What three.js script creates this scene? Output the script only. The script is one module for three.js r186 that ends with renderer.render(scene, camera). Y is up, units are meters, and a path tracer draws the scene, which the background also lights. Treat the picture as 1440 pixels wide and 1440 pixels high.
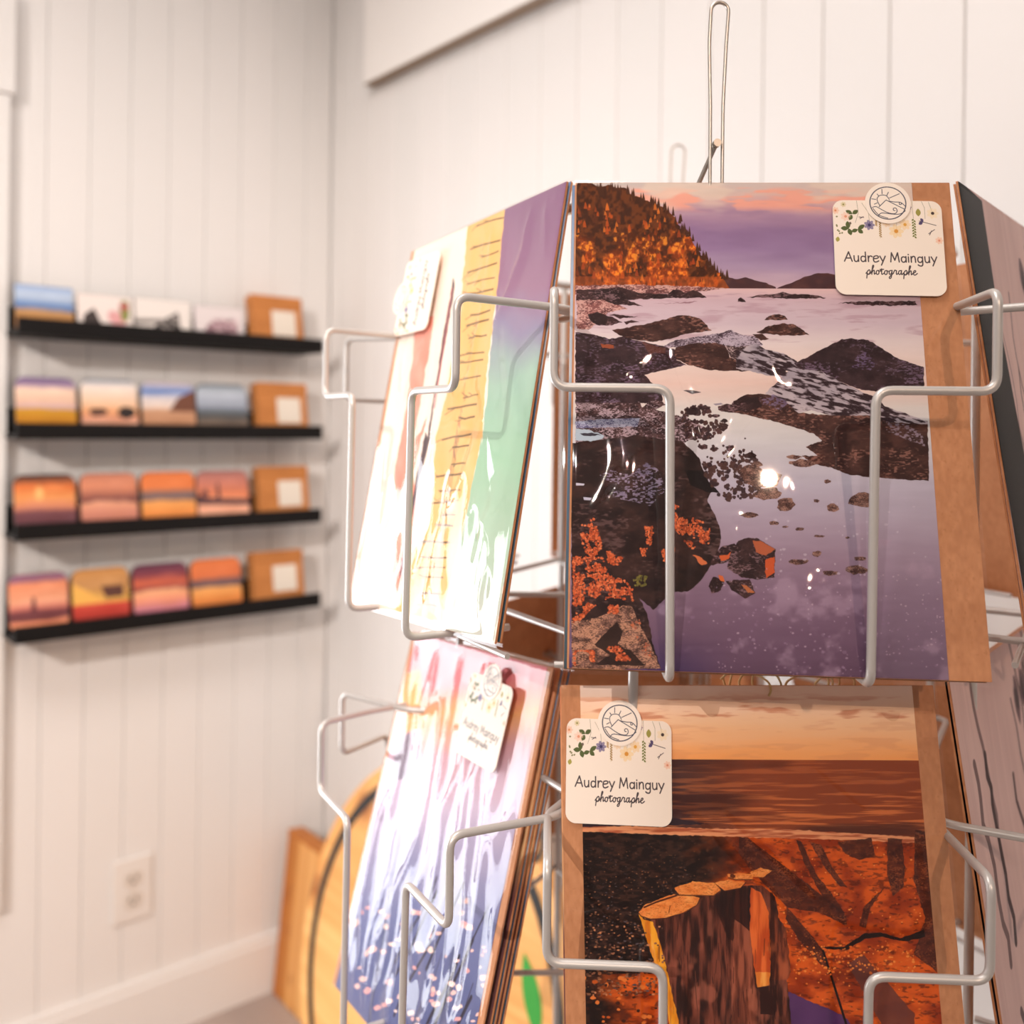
import * as THREE from 'three';
import { RoundedBoxGeometry } from 'three/addons/geometries/RoundedBoxGeometry.js';
import { mergeGeometries } from 'three/addons/utils/BufferGeometryUtils.js';
import { RectAreaLightUniformsLib } from 'three/addons/lights/RectAreaLightUniformsLib.js';

RectAreaLightUniformsLib.init();
const V = (x, y, z) => new THREE.Vector3(x, y, z);
const scene = new THREE.Scene();

// ---------------------------------------------------------------- camera
const EYE = 1.14, FOCAL = 1340, ROLL = 0.012, HORIZON = 598;      // focal length and horizon in pixels of the 1440 frame
const camera = new THREE.PerspectiveCamera(2 * Math.atan(720 / FOCAL) * 180 / Math.PI, 1, 0.05, 60);
camera.position.set(0, EYE, 0);
camera.rotation.set(0, 0, ROLL);
camera.setViewOffset(1440, 1440, 0, 720 - HORIZON, 1440, 1440);
camera.focus = 0.53;
camera.userData.fStop = 4.6;
scene.add(camera);

// ---------------------------------------------------------------- sky and exposure
scene.background = new THREE.Color().setRGB(5, 5, 5.2);
const renderer = new THREE.WebGLRenderer();
renderer.toneMapping = THREE.LinearToneMapping;
renderer.toneMappingExposure = 0.595;
renderer.shadowMap.enabled = true;

// ---------------------------------------------------------------- room frame: a = metres out of the left wall, b = metres out of the back wall
const WALL_TURN = 49.7 * Math.PI / 180;
const D1 = [Math.sin(WALL_TURN), Math.cos(WALL_TURN)];            // along the left wall to the corner, in (right, ahead)
const N1 = [D1[1], -D1[0]], N2 = [-D1[0], -D1[1]];
const CORNER = [-0.385, 2.0];
const room = (a, b, y) => V(CORNER[0] + a * N1[0] + b * N2[0], y, -(CORNER[1] + a * N1[1] + b * N2[1]));
const TURN_LEFT = Math.atan2(N1[0], -N1[1]), TURN_BACK = Math.atan2(N2[0], -N2[1]);   // local z points out of the wall
const slope = (px, py = HORIZON) => { const x = px - 720, y = py - HORIZON, c = Math.cos(ROLL), s = Math.sin(ROLL); return [(c * x + s * y) / FOCAL, -(-s * x + c * y) / FOCAL]; };
const onLeftWall = (px, out = 0) => { const u = slope(px)[0], x = CORNER[0] + out * N1[0], z = CORNER[1] + out * N1[1]; return (u * z - x) / (N2[0] - u * N2[1]); };
const onBackWall = (px, out = 0) => { const u = slope(px)[0], x = CORNER[0] + out * N2[0], z = CORNER[1] + out * N2[1]; return (u * z - x) / (N1[0] - u * N1[1]); };
const ROOM_A = 4.6, ROOM_B = 4.5, ROOM_H = 2.5;

// ---------------------------------------------------------------- large area light: daylight through the window in the left wall
const WIN = { b0: 0.74, b1: 1.78, y0: 0.38, y1: 1.50, blind: 1.27 };
{
  const w = new THREE.RectAreaLight(new THREE.Color().setRGB(0.98, 1, 1.03), 8.6, WIN.b1 - WIN.b0, WIN.blind - WIN.y0);
  w.position.copy(room(0.005, (WIN.b0 + WIN.b1) / 2, (WIN.y0 + WIN.blind) / 2));
  w.lookAt(room(1, (WIN.b0 + WIN.b1) / 2, (WIN.y0 + WIN.blind) / 2));
  w.name = 'window_daylight';
  scene.add(w);
}

// ---------------------------------------------------------------- noise and random numbers
let seed = 7;
const rnd = (a = 0, b = 1) => { seed = (seed + 0x6d2b79f5) | 0; let t = Math.imul(seed ^ (seed >>> 15), 1 | seed); t = (t + Math.imul(t ^ (t >>> 7), 61 | t)) ^ t; return a + (b - a) * (((t ^ (t >>> 14)) >>> 0) / 4294967296); };
const hash = (x, y) => { let h = Math.imul(x, 374761393) + Math.imul(y, 668265263) | 0; h = Math.imul(h ^ (h >>> 13), 1274126177); return ((h ^ (h >>> 16)) >>> 0) / 4294967296; };
const noise = (x, y) => { const i = Math.floor(x), j = Math.floor(y), f = x - i, g = y - j, s = f * f * (3 - 2 * f), t = g * g * (3 - 2 * g); return (hash(i, j) * (1 - s) + hash(i + 1, j) * s) * (1 - t) + (hash(i, j + 1) * (1 - s) + hash(i + 1, j + 1) * s) * t; };
const fbm = (x, y, n = 4) => { let v = 0, a = 0.5, k = 0; for (let i = 0; i < n; i++) { v += a * noise(x + i * 17.3, y - i * 9.1); k += a; a *= 0.5; x *= 2.03; y *= 2.03; } return v / k; };
const ridge = (x, y, n = 4) => 1 - Math.abs(2 * fbm(x, y, n) - 1);
const clamp = (v, a = 0, b = 1) => Math.min(b, Math.max(a, v));
const step = (a, b, v) => { const t = clamp((v - a) / (b - a)); return t * t * (3 - 2 * t); };
const mix = (a, b, t) => [a[0] + (b[0] - a[0]) * t, a[1] + (b[1] - a[1]) * t, a[2] + (b[2] - a[2]) * t];
const ramp = (stops, v) => { if (v <= stops[0][0]) return stops[0][1]; for (let i = 1; i < stops.length; i++) if (v <= stops[i][0]) return mix(stops[i - 1][1], stops[i][1], (v - stops[i - 1][0]) / (stops[i][0] - stops[i - 1][0])); return stops[stops.length - 1][1]; };

// ---------------------------------------------------------------- pictures: printed photographs painted in the units of a measured quad
class Picture {
  // quad: the print's four corners (top left, top right, bottom right, bottom left) in the units the shapes are given in
  constructor(w, h, quad, base = [128, 128, 128]) {
    this.w = w; this.h = h; this.buf = new Float32Array(w * h * 3);
    for (let i = 0; i < w * h; i++) this.buf.set(base, i * 3);
    this.mask = document.createElement('canvas'); this.mask.width = w; this.mask.height = h; this.ctx = this.mask.getContext('2d');
    const [[x0, y0], [x1, y1], [x2, y2], [x3, y3]] = quad;      // unit square -> quad
    const dx1 = x1 - x2, dx2 = x3 - x2, dx3 = x0 - x1 + x2 - x3, dy1 = y1 - y2, dy2 = y3 - y2, dy3 = y0 - y1 + y2 - y3, q = dx1 * dy2 - dx2 * dy1;
    const g = (dx3 * dy2 - dx2 * dy3) / q, k = (dx1 * dy3 - dx3 * dy1) / q;
    this.m = new THREE.Matrix3().set(x1 - x0 + g * x1, x3 - x0 + k * x3, x0, y1 - y0 + g * y1, y3 - y0 + k * y3, y0, g, k, 1);
    this.inv = this.m.clone().invert();
  }
  to(x, y) { const e = this.inv.elements, d = e[2] * x + e[5] * y + e[8]; return [(e[0] * x + e[3] * y + e[6]) / d * this.w, (e[1] * x + e[4] * y + e[7]) / d * this.h]; }
  from(tx, ty) { const e = this.m.elements, u = tx / this.w, v = ty / this.h, d = e[2] * u + e[5] * v + e[8]; return [(e[0] * u + e[3] * v + e[6]) / d, (e[1] * u + e[4] * v + e[7]) / d]; }
  paint(mx0, my0, mx1, my1, fill, opacity) {
    const x0 = Math.max(0, Math.floor(mx0) - 1), y0 = Math.max(0, Math.floor(my0) - 1), x1 = Math.min(this.w, Math.ceil(mx1) + 1), y1 = Math.min(this.h, Math.ceil(my1) + 1);
    if (x1 <= x0 || y1 <= y0) return;
    const d = this.ctx.getImageData(x0, y0, x1 - x0, y1 - y0).data, fn = typeof fill === 'function';
    for (let y = y0; y < y1; y++) for (let x = x0; x < x1; x++) {
      const a0 = d[((y - y0) * (x1 - x0) + x - x0) * 4 + 3] / 255 * opacity;
      if (a0 <= 0) continue;
      let c = fill, a = a0;
      if (fn) { const [px, py] = this.from(x + 0.5, y + 0.5); c = fill(px, py); if (!c) continue; if (c.length > 3) a *= c[3]; }
      const o = (y * this.w + x) * 3;
      for (let k = 0; k < 3; k++) this.buf[o + k] += (c[k] - this.buf[o + k]) * a;
    }
    this.ctx.clearRect(x0, y0, x1 - x0, y1 - y0);
  }
  all(fill) { this.ctx.fillStyle = '#fff'; this.ctx.fillRect(0, 0, this.w, this.h); this.paint(0, 0, this.w, this.h, fill, 1); }
  poly(pts, fill, { rough = 0, size = 12, opacity = 1, blur = 0 } = {}) {
    const c = this.ctx; let a = 1e9, b = 1e9, e = -1e9, f = -1e9;
    c.fillStyle = '#fff'; c.beginPath();
    const put = (x, y, first) => {
      if (rough) { x += (fbm(x / size + 31, y / size, 3) - 0.5) * 2 * rough; y += (fbm(x / size, y / size + 57, 3) - 0.5) * 2 * rough; }
      const [tx, ty] = this.to(x, y); a = Math.min(a, tx); e = Math.max(e, tx); b = Math.min(b, ty); f = Math.max(f, ty);
      first ? c.moveTo(tx, ty) : c.lineTo(tx, ty);
    };
    pts.forEach(([x, y], i) => {
      const [nx, ny] = pts[(i + 1) % pts.length], n = rough ? Math.max(1, Math.ceil(Math.hypot(nx - x, ny - y) / 2)) : 1;
      for (let k = 0; k < n; k++) put(x + (nx - x) * k / n, y + (ny - y) * k / n, i + k === 0);
    });
    c.closePath();
    if (blur) { c.filter = `blur(${blur}px)`; a -= 3 * blur; b -= 3 * blur; e += 3 * blur; f += 3 * blur; }
    c.fill(); c.filter = 'none';
    this.paint(a, b, e, f, fill, opacity);
  }
  line(pts, width, fill, { opacity = 1, rough = 0, blur = 0 } = {}) {
    const c = this.ctx; let a = 1e9, b = 1e9, e = -1e9, f = -1e9;
    const t = pts.map(([x, y]) => this.to(x + (rough ? rnd(-rough, rough) : 0), y + (rough ? rnd(-rough, rough) : 0)));
    const k = Math.hypot(t[0][0] - this.to(pts[0][0] + 1, pts[0][1])[0], 0) || 1;
    c.strokeStyle = '#fff'; c.lineWidth = width * Math.min(3, Math.max(1, k)); c.lineCap = 'round'; c.lineJoin = 'round'; c.beginPath();
    t.forEach(([x, y], i) => { i ? c.lineTo(x, y) : c.moveTo(x, y); a = Math.min(a, x); e = Math.max(e, x); b = Math.min(b, y); f = Math.max(f, y); });
    if (blur) c.filter = `blur(${blur}px)`;
    c.stroke(); c.filter = 'none';
    const m = c.lineWidth + 3 * blur;
    this.paint(a - m, b - m, e + m, f + m, fill, opacity);
  }
  blob(x, y, rx, ry, fill, o = {}) {
    const pts = [], n = 14; for (let i = 0; i < n; i++) { const t = i / n * 2 * Math.PI, k = rnd(0.78, 1.15); pts.push([x + Math.cos(t) * rx * k, y + Math.sin(t) * ry * k]); }
    this.poly(pts, fill, o);
  }
  texture() {
    const c = document.createElement('canvas'); c.width = this.w; c.height = this.h;
    const x = c.getContext('2d'), im = x.createImageData(this.w, this.h);
    for (let i = 0; i < this.w * this.h; i++) { for (let k = 0; k < 3; k++) im.data[i * 4 + k] = clamp(Math.round(this.buf[i * 3 + k]), 0, 255); im.data[i * 4 + 3] = 255; }
    x.putImageData(im, 0, 0);
    return canvasTexture(c);
  }
}
function canvasTexture(c) { const t = new THREE.CanvasTexture(c); t.colorSpace = THREE.SRGBColorSpace; t.anisotropy = 8; return t; }
function makeTexture(w, h, fn, srgb = true) {       // fn(u, v) -> [r, g, b] 0..255 or a number
  const d = new Uint8Array(w * h * 4);
  for (let y = 0; y < h; y++) for (let x = 0; x < w; x++) { const c = fn(x / w, y / h), o = (y * w + x) * 4; if (typeof c === 'number') d[o] = d[o + 1] = d[o + 2] = clamp(c, 0, 255); else for (let k = 0; k < 3; k++) d[o + k] = clamp(c[k], 0, 255); d[o + 3] = 255; }
  const t = new THREE.DataTexture(d, w, h); t.magFilter = THREE.LinearFilter; t.minFilter = THREE.LinearFilter; t.wrapS = t.wrapT = THREE.RepeatWrapping; if (srgb) t.colorSpace = THREE.SRGBColorSpace; t.needsUpdate = true; return t;
}

// ---------------------------------------------------------------- materials
const std = (o) => new THREE.MeshStandardMaterial(o), phys = (o) => new THREE.MeshPhysicalMaterial(o);
const lin = (r, g, b) => new THREE.Color().setRGB(r, g, b);
const M = {
  plank: [0, 1, 2].map((k) => std({ color: lin(0.80 + k * 0.008, 0.782 + k * 0.006, 0.765 + k * 0.006), roughness: 0.55 })),
  plainWall: std({ color: lin(0.8, 0.775, 0.755), roughness: 0.8 }),
  ceiling: std({ color: lin(0.8, 0.765, 0.735), roughness: 0.85 }),
  trim: std({ color: lin(0.82, 0.8, 0.78), roughness: 0.45 }),
  floor: std({ map: makeTexture(512, 512, (u, v) => { const k = fbm(u * 6, v * 60, 4); return [150 + 40 * k, 138 + 36 * k, 132 + 34 * k]; }), roughness: 0.5 }),
  black: phys({ color: lin(0.006, 0.005, 0.005), roughness: 0.65, specularIntensity: 0.4 }),
  wire: std({ color: lin(0.58, 0.56, 0.54), metalness: 0.35, roughness: 0.36 }),
  chrome: std({ color: lin(0.6, 0.59, 0.57), metalness: 1, roughness: 0.22 }),
  clip: std({ color: lin(0.5, 0.46, 0.42), metalness: 0.9, roughness: 0.35 }),
  sleeve: phys({ color: lin(1, 1, 1), transmission: 1, thickness: 0, roughness: 0.02, ior: 1.5, specularIntensity: 0.85 }),
  dullSleeve: phys({ color: lin(1, 1, 1), transmission: 1, thickness: 0, roughness: 0.1, ior: 1.4, specularIntensity: 0.12 }),
  glass: phys({ color: lin(1, 1, 1), transmission: 1, thickness: 0, roughness: 0.02, ior: 1.5 }),
  plastic: std({ color: lin(0.8, 0.765, 0.73), roughness: 0.4 }),
  socket: std({ color: lin(0.72, 0.66, 0.6), roughness: 0.4 }),
  slot: std({ color: lin(0.05, 0.045, 0.04), roughness: 0.6 }),
  whiteBoard: std({ color: lin(0.82, 0.80, 0.78), roughness: 0.6 }),
  edgeWood: std({ color: lin(0.3, 0.22, 0.16), roughness: 0.7 }),
  lampBody: std({ color: lin(0.06, 0.06, 0.06), roughness: 0.5 }),
  blind: std({ color: lin(0.72, 0.68, 0.64), roughness: 0.9 }),
  raffia: std({ color: lin(0.62, 0.44, 0.2), roughness: 0.7 }),
};
const kraftTexture = makeTexture(512, 512, (u, v) => { const f = fbm(u * 120, v * 60, 3), g = fbm(u * 7, v * 9, 4), s = noise(u * 260, v * 210) > 0.93 ? -14 : 0; return [194 + 26 * (f - 0.5) + 24 * (g - 0.5) + s, 133 + 26 * (f - 0.5) + 22 * (g - 0.5) + s, 90 + 24 * (f - 0.5) + 20 * (g - 0.5) + s]; });
M.kraft = std({ map: kraftTexture, roughness: 0.75 });
M.kraftBox = std({ map: kraftTexture, color: lin(1, 0.86, 0.5), roughness: 0.75 });
const pineTexture = (k, dark) => makeTexture(512, 512, (u, v) => {
  const strip = Math.floor(u * 4 + k), warp = fbm(u * 6 + strip * 5, v * 1.6, 3), g = fbm(u * 60 + warp * 6, v * 2.2 + strip * 3, 3), tone = (hash(strip, 3 + k) - 0.5) * 26;
  const kx = (hash(strip, 11) * 0.6 + 0.2 + strip - k) / 4, ky = hash(strip, 12), knot = Math.exp(-((u - kx) ** 2 * 900 + (v - ky) ** 2 * 900));
  return [232 + 22 * (g - 0.5) + tone * 0.6 - 90 * knot - dark, 170 + 34 * (g - 0.5) + tone - 95 * knot - dark * 1.3, 98 + 34 * (g - 0.5) + tone - 70 * knot - dark * 1.3];
});
M.pine = std({ map: pineTexture(0, 0), roughness: 0.5 });
M.pineDark = std({ map: pineTexture(2, 34), roughness: 0.55 });

// ---------------------------------------------------------------- object helpers
const names = {};
const numbered = (n) => { const k = names[n] = (names[n] ?? -1) + 1; return k ? `${n}_${String(k).padStart(3, '0')}` : n; };
const shadows = (o) => { o.castShadow = true; o.receiveShadow = true; return o; };
function tag(o, label, category, group) { o.userData.label = label; o.userData.category = category; if (group) o.userData.group = group; return o; }
function thing(name, label, category, group) { const o = new THREE.Group(); o.name = numbered(name); scene.add(o); return tag(o, label, category, group); }
function part(name, geometry, material, parent, at, turn) { const o = shadows(new THREE.Mesh(geometry, material)); o.name = name; if (at) o.position.set(...at); if (turn) o.rotation.set(...turn); parent.add(o); return o; }
function struct(name, geometry, material) { const o = shadows(new THREE.Mesh(geometry, material)); o.name = name; o.userData.kind = 'structure'; scene.add(o); return o; }
function structGroup(name) { const o = new THREE.Group(); o.name = name; o.userData.kind = 'structure'; scene.add(o); return o; }
const box = (w, h, d, x = 0, y = 0, z = 0) => new THREE.BoxGeometry(w, h, d).translate(x, y, z);
const rbox = (w, h, d, r, x = 0, y = 0, z = 0, n = 2) => new RoundedBoxGeometry(w, h, d, n, r).translate(x, y, z);

// A round wire along straight runs with rounded bends; closed joins the ends.
function wire(pts, r, bend = 0.006, closed = false, sides = 10) {
  const P = pts.map((p) => V(...p)), path = [], n = P.length;
  for (let i = 0; i < n; i++) {
    if (!closed && (i === 0 || i === n - 1)) { path.push(P[i]); continue; }
    const a = P[(i + n - 1) % n], b = P[i], c = P[(i + 1) % n], u = a.clone().sub(b), w = c.clone().sub(b), k = Math.min(bend, u.length() * 0.45, w.length() * 0.45);
    u.normalize(); w.normalize();
    if (u.dot(w) < -0.9995) { path.push(b); continue; }
    const s = b.clone().addScaledVector(u, k), e = b.clone().addScaledVector(w, k);
    for (let j = 0; j <= 6; j++) { const t = j / 6; path.push(s.clone().multiplyScalar((1 - t) ** 2).addScaledVector(b, 2 * t * (1 - t)).addScaledVector(e, t * t)); }
  }
  const N = path.length, pos = [], nor = [], idx = [];
  let side = null;
  for (let i = 0; i < N; i++) {
    const d = path[closed ? (i + 1) % N : Math.min(N - 1, i + 1)].clone().sub(path[closed ? (i + N - 1) % N : Math.max(0, i - 1)]).normalize();
    if (!side) side = Math.abs(d.y) > 0.9 ? V(1, 0, 0) : V(0, 1, 0);
    side = side.clone().addScaledVector(d, -side.dot(d)).normalize();
    const up = d.clone().cross(side);
    for (let k = 0; k < sides; k++) { const t = k / sides * 2 * Math.PI, q = side.clone().multiplyScalar(Math.cos(t)).addScaledVector(up, Math.sin(t)); pos.push(path[i].x + q.x * r, path[i].y + q.y * r, path[i].z + q.z * r); nor.push(q.x, q.y, q.z); }
  }
  for (let i = 0; i < (closed ? N : N - 1); i++) for (let k = 0; k < sides; k++) { const a = i * sides + k, b = i * sides + (k + 1) % sides, c = ((i + 1) % N) * sides + k, e = ((i + 1) % N) * sides + (k + 1) % sides; idx.push(a, b, c, b, e, c); }
  if (!closed) for (const [i, s] of [[0, -1], [N - 1, 1]]) {
    const d = (i ? path[N - 1].clone().sub(path[N - 2]) : path[0].clone().sub(path[1])).normalize(), c = pos.length / 3;
    pos.push(path[i].x, path[i].y, path[i].z); nor.push(d.x, d.y, d.z);
    for (let k = 0; k < sides; k++) { pos.push(pos[(i * sides + k) * 3], pos[(i * sides + k) * 3 + 1], pos[(i * sides + k) * 3 + 2]); nor.push(d.x, d.y, d.z); }
    for (let k = 0; k < sides; k++) { const p = c + 1 + k, q = c + 1 + (k + 1) % sides; s > 0 ? idx.push(c, p, q) : idx.push(c, q, p); }
  }
  const g = new THREE.BufferGeometry(); g.setAttribute('position', new THREE.Float32BufferAttribute(pos, 3)); g.setAttribute('normal', new THREE.Float32BufferAttribute(nor, 3)); g.setAttribute('uv', new THREE.Float32BufferAttribute(new Float32Array(pos.length / 3 * 2), 2)); g.setIndex(idx); return g;
}
// Rounded rectangle plate with its outline in x, y and thickness from z = 0; the front face carries uv 0..1.
function plate(w, h, t, r, bevel = 0) {
  const s = new THREE.Shape(), x = w / 2, y = h / 2;
  s.moveTo(-x + r, -y); s.lineTo(x - r, -y); if (r) s.absarc(x - r, -y + r, r, -Math.PI / 2, 0); s.lineTo(x, y - r); if (r) s.absarc(x - r, y - r, r, 0, Math.PI / 2); s.lineTo(-x + r, y); if (r) s.absarc(-x + r, y - r, r, Math.PI / 2, Math.PI); s.lineTo(-x, -y + r); if (r) s.absarc(-x + r, -y + r, r, Math.PI, Math.PI * 1.5);
  const g = new THREE.ExtrudeGeometry(s, { depth: t, curveSegments: 8, bevelEnabled: bevel > 0, bevelSize: bevel, bevelThickness: bevel, bevelSegments: 2, bevelOffset: -bevel });
  const p = g.attributes.position, uv = g.attributes.uv;
  for (let i = 0; i < p.count; i++) uv.setXY(i, p.getX(i) / w + 0.5, p.getY(i) / h + 0.5);
  return g;
}

// ================================================================ THE ROOM
const T = 0.12;
// A wall plank: its length along y from 0, chamfered long edges, thickness from z = 0.
const plankShapes = {};
function plank(w, len) {
  const key = w.toFixed(4) + '_' + len.toFixed(3);
  if (!plankShapes[key]) {
    const s = new THREE.Shape(), x = w / 2 - 0.0004, t = 0.014, c = 0.0016;
    s.moveTo(-x, 0); s.lineTo(x, 0); s.lineTo(x, t - c); s.lineTo(x - c * 0.8, t); s.lineTo(-x + c * 0.8, t); s.lineTo(-x, t - c);
    const g = new THREE.ExtrudeGeometry(s, { depth: len, bevelEnabled: false }).rotateX(-Math.PI / 2).scale(1, 1, -1);
    const ix = g.index; if (ix) g.setIndex([...ix.array].reverse()); else { const p = g.attributes.position, u = g.attributes.uv; for (let i = 0; i < p.count; i += 3) { for (const a of [p, u]) { const n = a.itemSize, q = [...Array(n)].map((_, k) => a.array[i * n + k]); for (let k = 0; k < n; k++) { a.array[i * n + k] = a.array[(i + 2) * n + k]; a.array[(i + 2) * n + k] = q[k]; } } } }
    g.computeVertexNormals();
    const p = g.attributes.position, uv = g.attributes.uv; for (let i = 0; i < p.count; i++) uv.setXY(i, p.getX(i) / 0.1 + 0.5, p.getY(i) / 1.2);
    plankShapes[key] = g;
  }
  return plankShapes[key];
}
const wallLeft = structGroup('wall_left'), wallBack = structGroup('wall_back');
wallLeft.position.copy(room(0, 0, 0)); wallLeft.rotation.y = TURN_LEFT;      // local x runs to the corner, so b = -x
wallBack.position.copy(room(0, 0, 0)); wallBack.rotation.y = TURN_BACK;      // local x runs away from the corner, so a = x
{
  const z = -0.014 - T / 2, w = WIN;
  part('wall_core', mergeGeometries([
    box(w.b0 + 0.13, ROOM_H, T, -(w.b0 - 0.13) / 2, ROOM_H / 2, z), box(ROOM_B - w.b1, ROOM_H, T, -(ROOM_B + w.b1) / 2, ROOM_H / 2, z),
    box(w.b1 - w.b0, w.y0, T, -(w.b0 + w.b1) / 2, w.y0 / 2, z), box(w.b1 - w.b0, ROOM_H - w.y1, T, -(w.b0 + w.b1) / 2, (ROOM_H + w.y1) / 2, z)]), M.plank[0], wallLeft);
  part('wall_core', box(ROOM_A + 0.13, ROOM_H, T, (ROOM_A - 0.13) / 2, ROOM_H / 2, z), M.plank[0], wallBack);
  const PL = 0.0705, firstL = onLeftWall(122) % PL;
  const put = (wall, name, w, x, y0, y1, k) => { if (y1 - y0 > 0.01) part(name, plank(w, y1 - y0), M.plank[k % 3], wall, [x, y0, -0.014]); };
  let k = 0;
  for (let b = firstL - PL; b < ROOM_B; b += PL, k++) {
    const b0 = Math.max(0, b), b1 = Math.min(ROOM_B, b + PL); if (b1 - b0 < 0.004) continue;
    const cut = b1 > w.b0 && b0 < w.b1, kk = (k * 7 + 3) % 5 % 3;
    if (!cut) put(wallLeft, 'wall_plank', b1 - b0, -(b0 + b1) / 2, 0, ROOM_H, kk);
    else {
      const bb0 = b0 < w.b0 ? b0 : b0, bb1 = b1; put(wallLeft, 'wall_plank', bb1 - bb0, -(bb0 + bb1) / 2, 0, w.y0 - 0.001, kk); put(wallLeft, 'wall_plank', bb1 - bb0, -(bb0 + bb1) / 2, w.y1 + 0.001, ROOM_H, kk);
      if (b0 < w.b0) put(wallLeft, 'wall_plank', w.b0 - b0, -(b0 + w.b0) / 2, w.y0, w.y1, kk);
      if (b1 > w.b1) put(wallLeft, 'wall_plank', b1 - w.b1, -(b1 + w.b1) / 2, w.y0, w.y1, kk);
    }
  }
  const PB = 0.083, firstB = onBackWall(1067) % PB;
  for (let a = firstB - PB; a < ROOM_A; a += PB, k++) { const a0 = Math.max(0.0, a), a1 = Math.min(ROOM_A, a + PB); if (a1 - a0 > 0.004) put(wallBack, 'wall_plank', a1 - a0, (a0 + a1) / 2, 0, ROOM_H, (k * 5 + 1) % 7 % 3); }
}
function slab(name, w, h, d, at, turn, m) { const o = struct(name, box(w, h, d), m); o.position.copy(at); o.rotation.y = turn; return o; }
slab('floor', ROOM_A + 0.4, 0.1, ROOM_B + 0.4, room(ROOM_A / 2, ROOM_B / 2, -0.05), TURN_BACK, M.floor);
slab('ceiling', ROOM_A + 0.4, 0.1, ROOM_B + 0.4, room(ROOM_A / 2, ROOM_B / 2, ROOM_H + 0.05), TURN_BACK, M.ceiling);
slab('wall_right', ROOM_B + 0.3, ROOM_H, T, room(ROOM_A + T / 2, ROOM_B / 2, ROOM_H / 2), TURN_LEFT, M.plainWall);
slab('wall_rear', ROOM_A + 0.3, ROOM_H, T, room(ROOM_A / 2, ROOM_B + T / 2, ROOM_H / 2), TURN_BACK, M.plainWall);
// baseboards
{
  const g = new THREE.BoxGeometry(ROOM_B, 0.1, 0.016).translate(-ROOM_B / 2, 0.05, 0.008), c = new THREE.BoxGeometry(ROOM_B, 0.012, 0.011).translate(-ROOM_B / 2, 0.106, 0.0055);
  const l = struct('baseboard_left', mergeGeometries([g, c]), M.trim); l.position.copy(room(0, 0, 0)); l.rotation.y = TURN_LEFT;
  const r = struct('baseboard_back', mergeGeometries([new THREE.BoxGeometry(ROOM_A, 0.1, 0.016).translate(ROOM_A / 2, 0.05, 0.008), new THREE.BoxGeometry(ROOM_A, 0.012, 0.011).translate(ROOM_A / 2, 0.106, 0.0055)]), M.trim);
  r.position.copy(room(0, 0, 0)); r.rotation.y = TURN_BACK;
}
// window in the left wall, just out of the picture: its casing shows at the edge
{
  const w = WIN, g = structGroup('window_1'), bw = w.b1 - w.b0, bm = -(w.b0 + w.b1) / 2;
  g.position.copy(room(0, 0, 0)); g.rotation.y = TURN_LEFT;
  const edge = onLeftWall(10, 0.02), cw = w.b0 - edge + 0.012;
  for (const s of [0, 1]) part('side_casing', rbox(cw, 1.68 - w.y0 + 0.06, 0.022, 0.003, s ? -(w.b1 - 0.012 + cw / 2) : -(w.b0 + 0.012 - cw / 2), (w.y0 + 1.62) / 2, 0.011), M.trim, g);
  part('head_casing', rbox(bw + 2 * cw - 0.012, 0.175, 0.027, 0.003, bm, 1.768, 0.0135), M.trim, g);
  part('transom_board', rbox(bw - 0.02, 1.68 - w.y1 + 0.01, 0.018, 0.003, bm, (1.68 + w.y1) / 2 - 0.004, 0.009), M.trim, g);
  part('window_sill', rbox(bw + 0.02, 0.03, 0.05, 0.004, bm, w.y0 - 0.016, 0.01), M.trim, g);
  part('roller_blind', rbox(bw - 0.01, w.y1 - w.blind, 0.006, 0.002, bm, (w.y1 + w.blind) / 2, -0.02), M.blind, g);
  const fr = mergeGeometries([box(0.045, w.y1 - w.y0, 0.05, -(w.b0 + 0.0225), (w.y0 + w.y1) / 2, -0.07), box(0.045, w.y1 - w.y0, 0.05, -(w.b1 - 0.0225), (w.y0 + w.y1) / 2, -0.07), box(bw, 0.045, 0.05, bm, w.y0 + 0.0225, -0.07), box(bw, 0.045, 0.05, bm, w.y1 - 0.0225, -0.07), box(bw, 0.04, 0.05, bm, (w.y0 + w.y1) / 2, -0.07)]);
  part('window_frame', fr, M.trim, g);
  for (const s of [0, 1]) part('window_pane', box(bw - 0.09, (w.y1 - w.y0) / 2 - 0.065, 0.003, bm, w.y0 + (w.y1 - w.y0) * (s ? 0.745 : 0.255), -0.075), M.glass, g);
}

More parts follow.
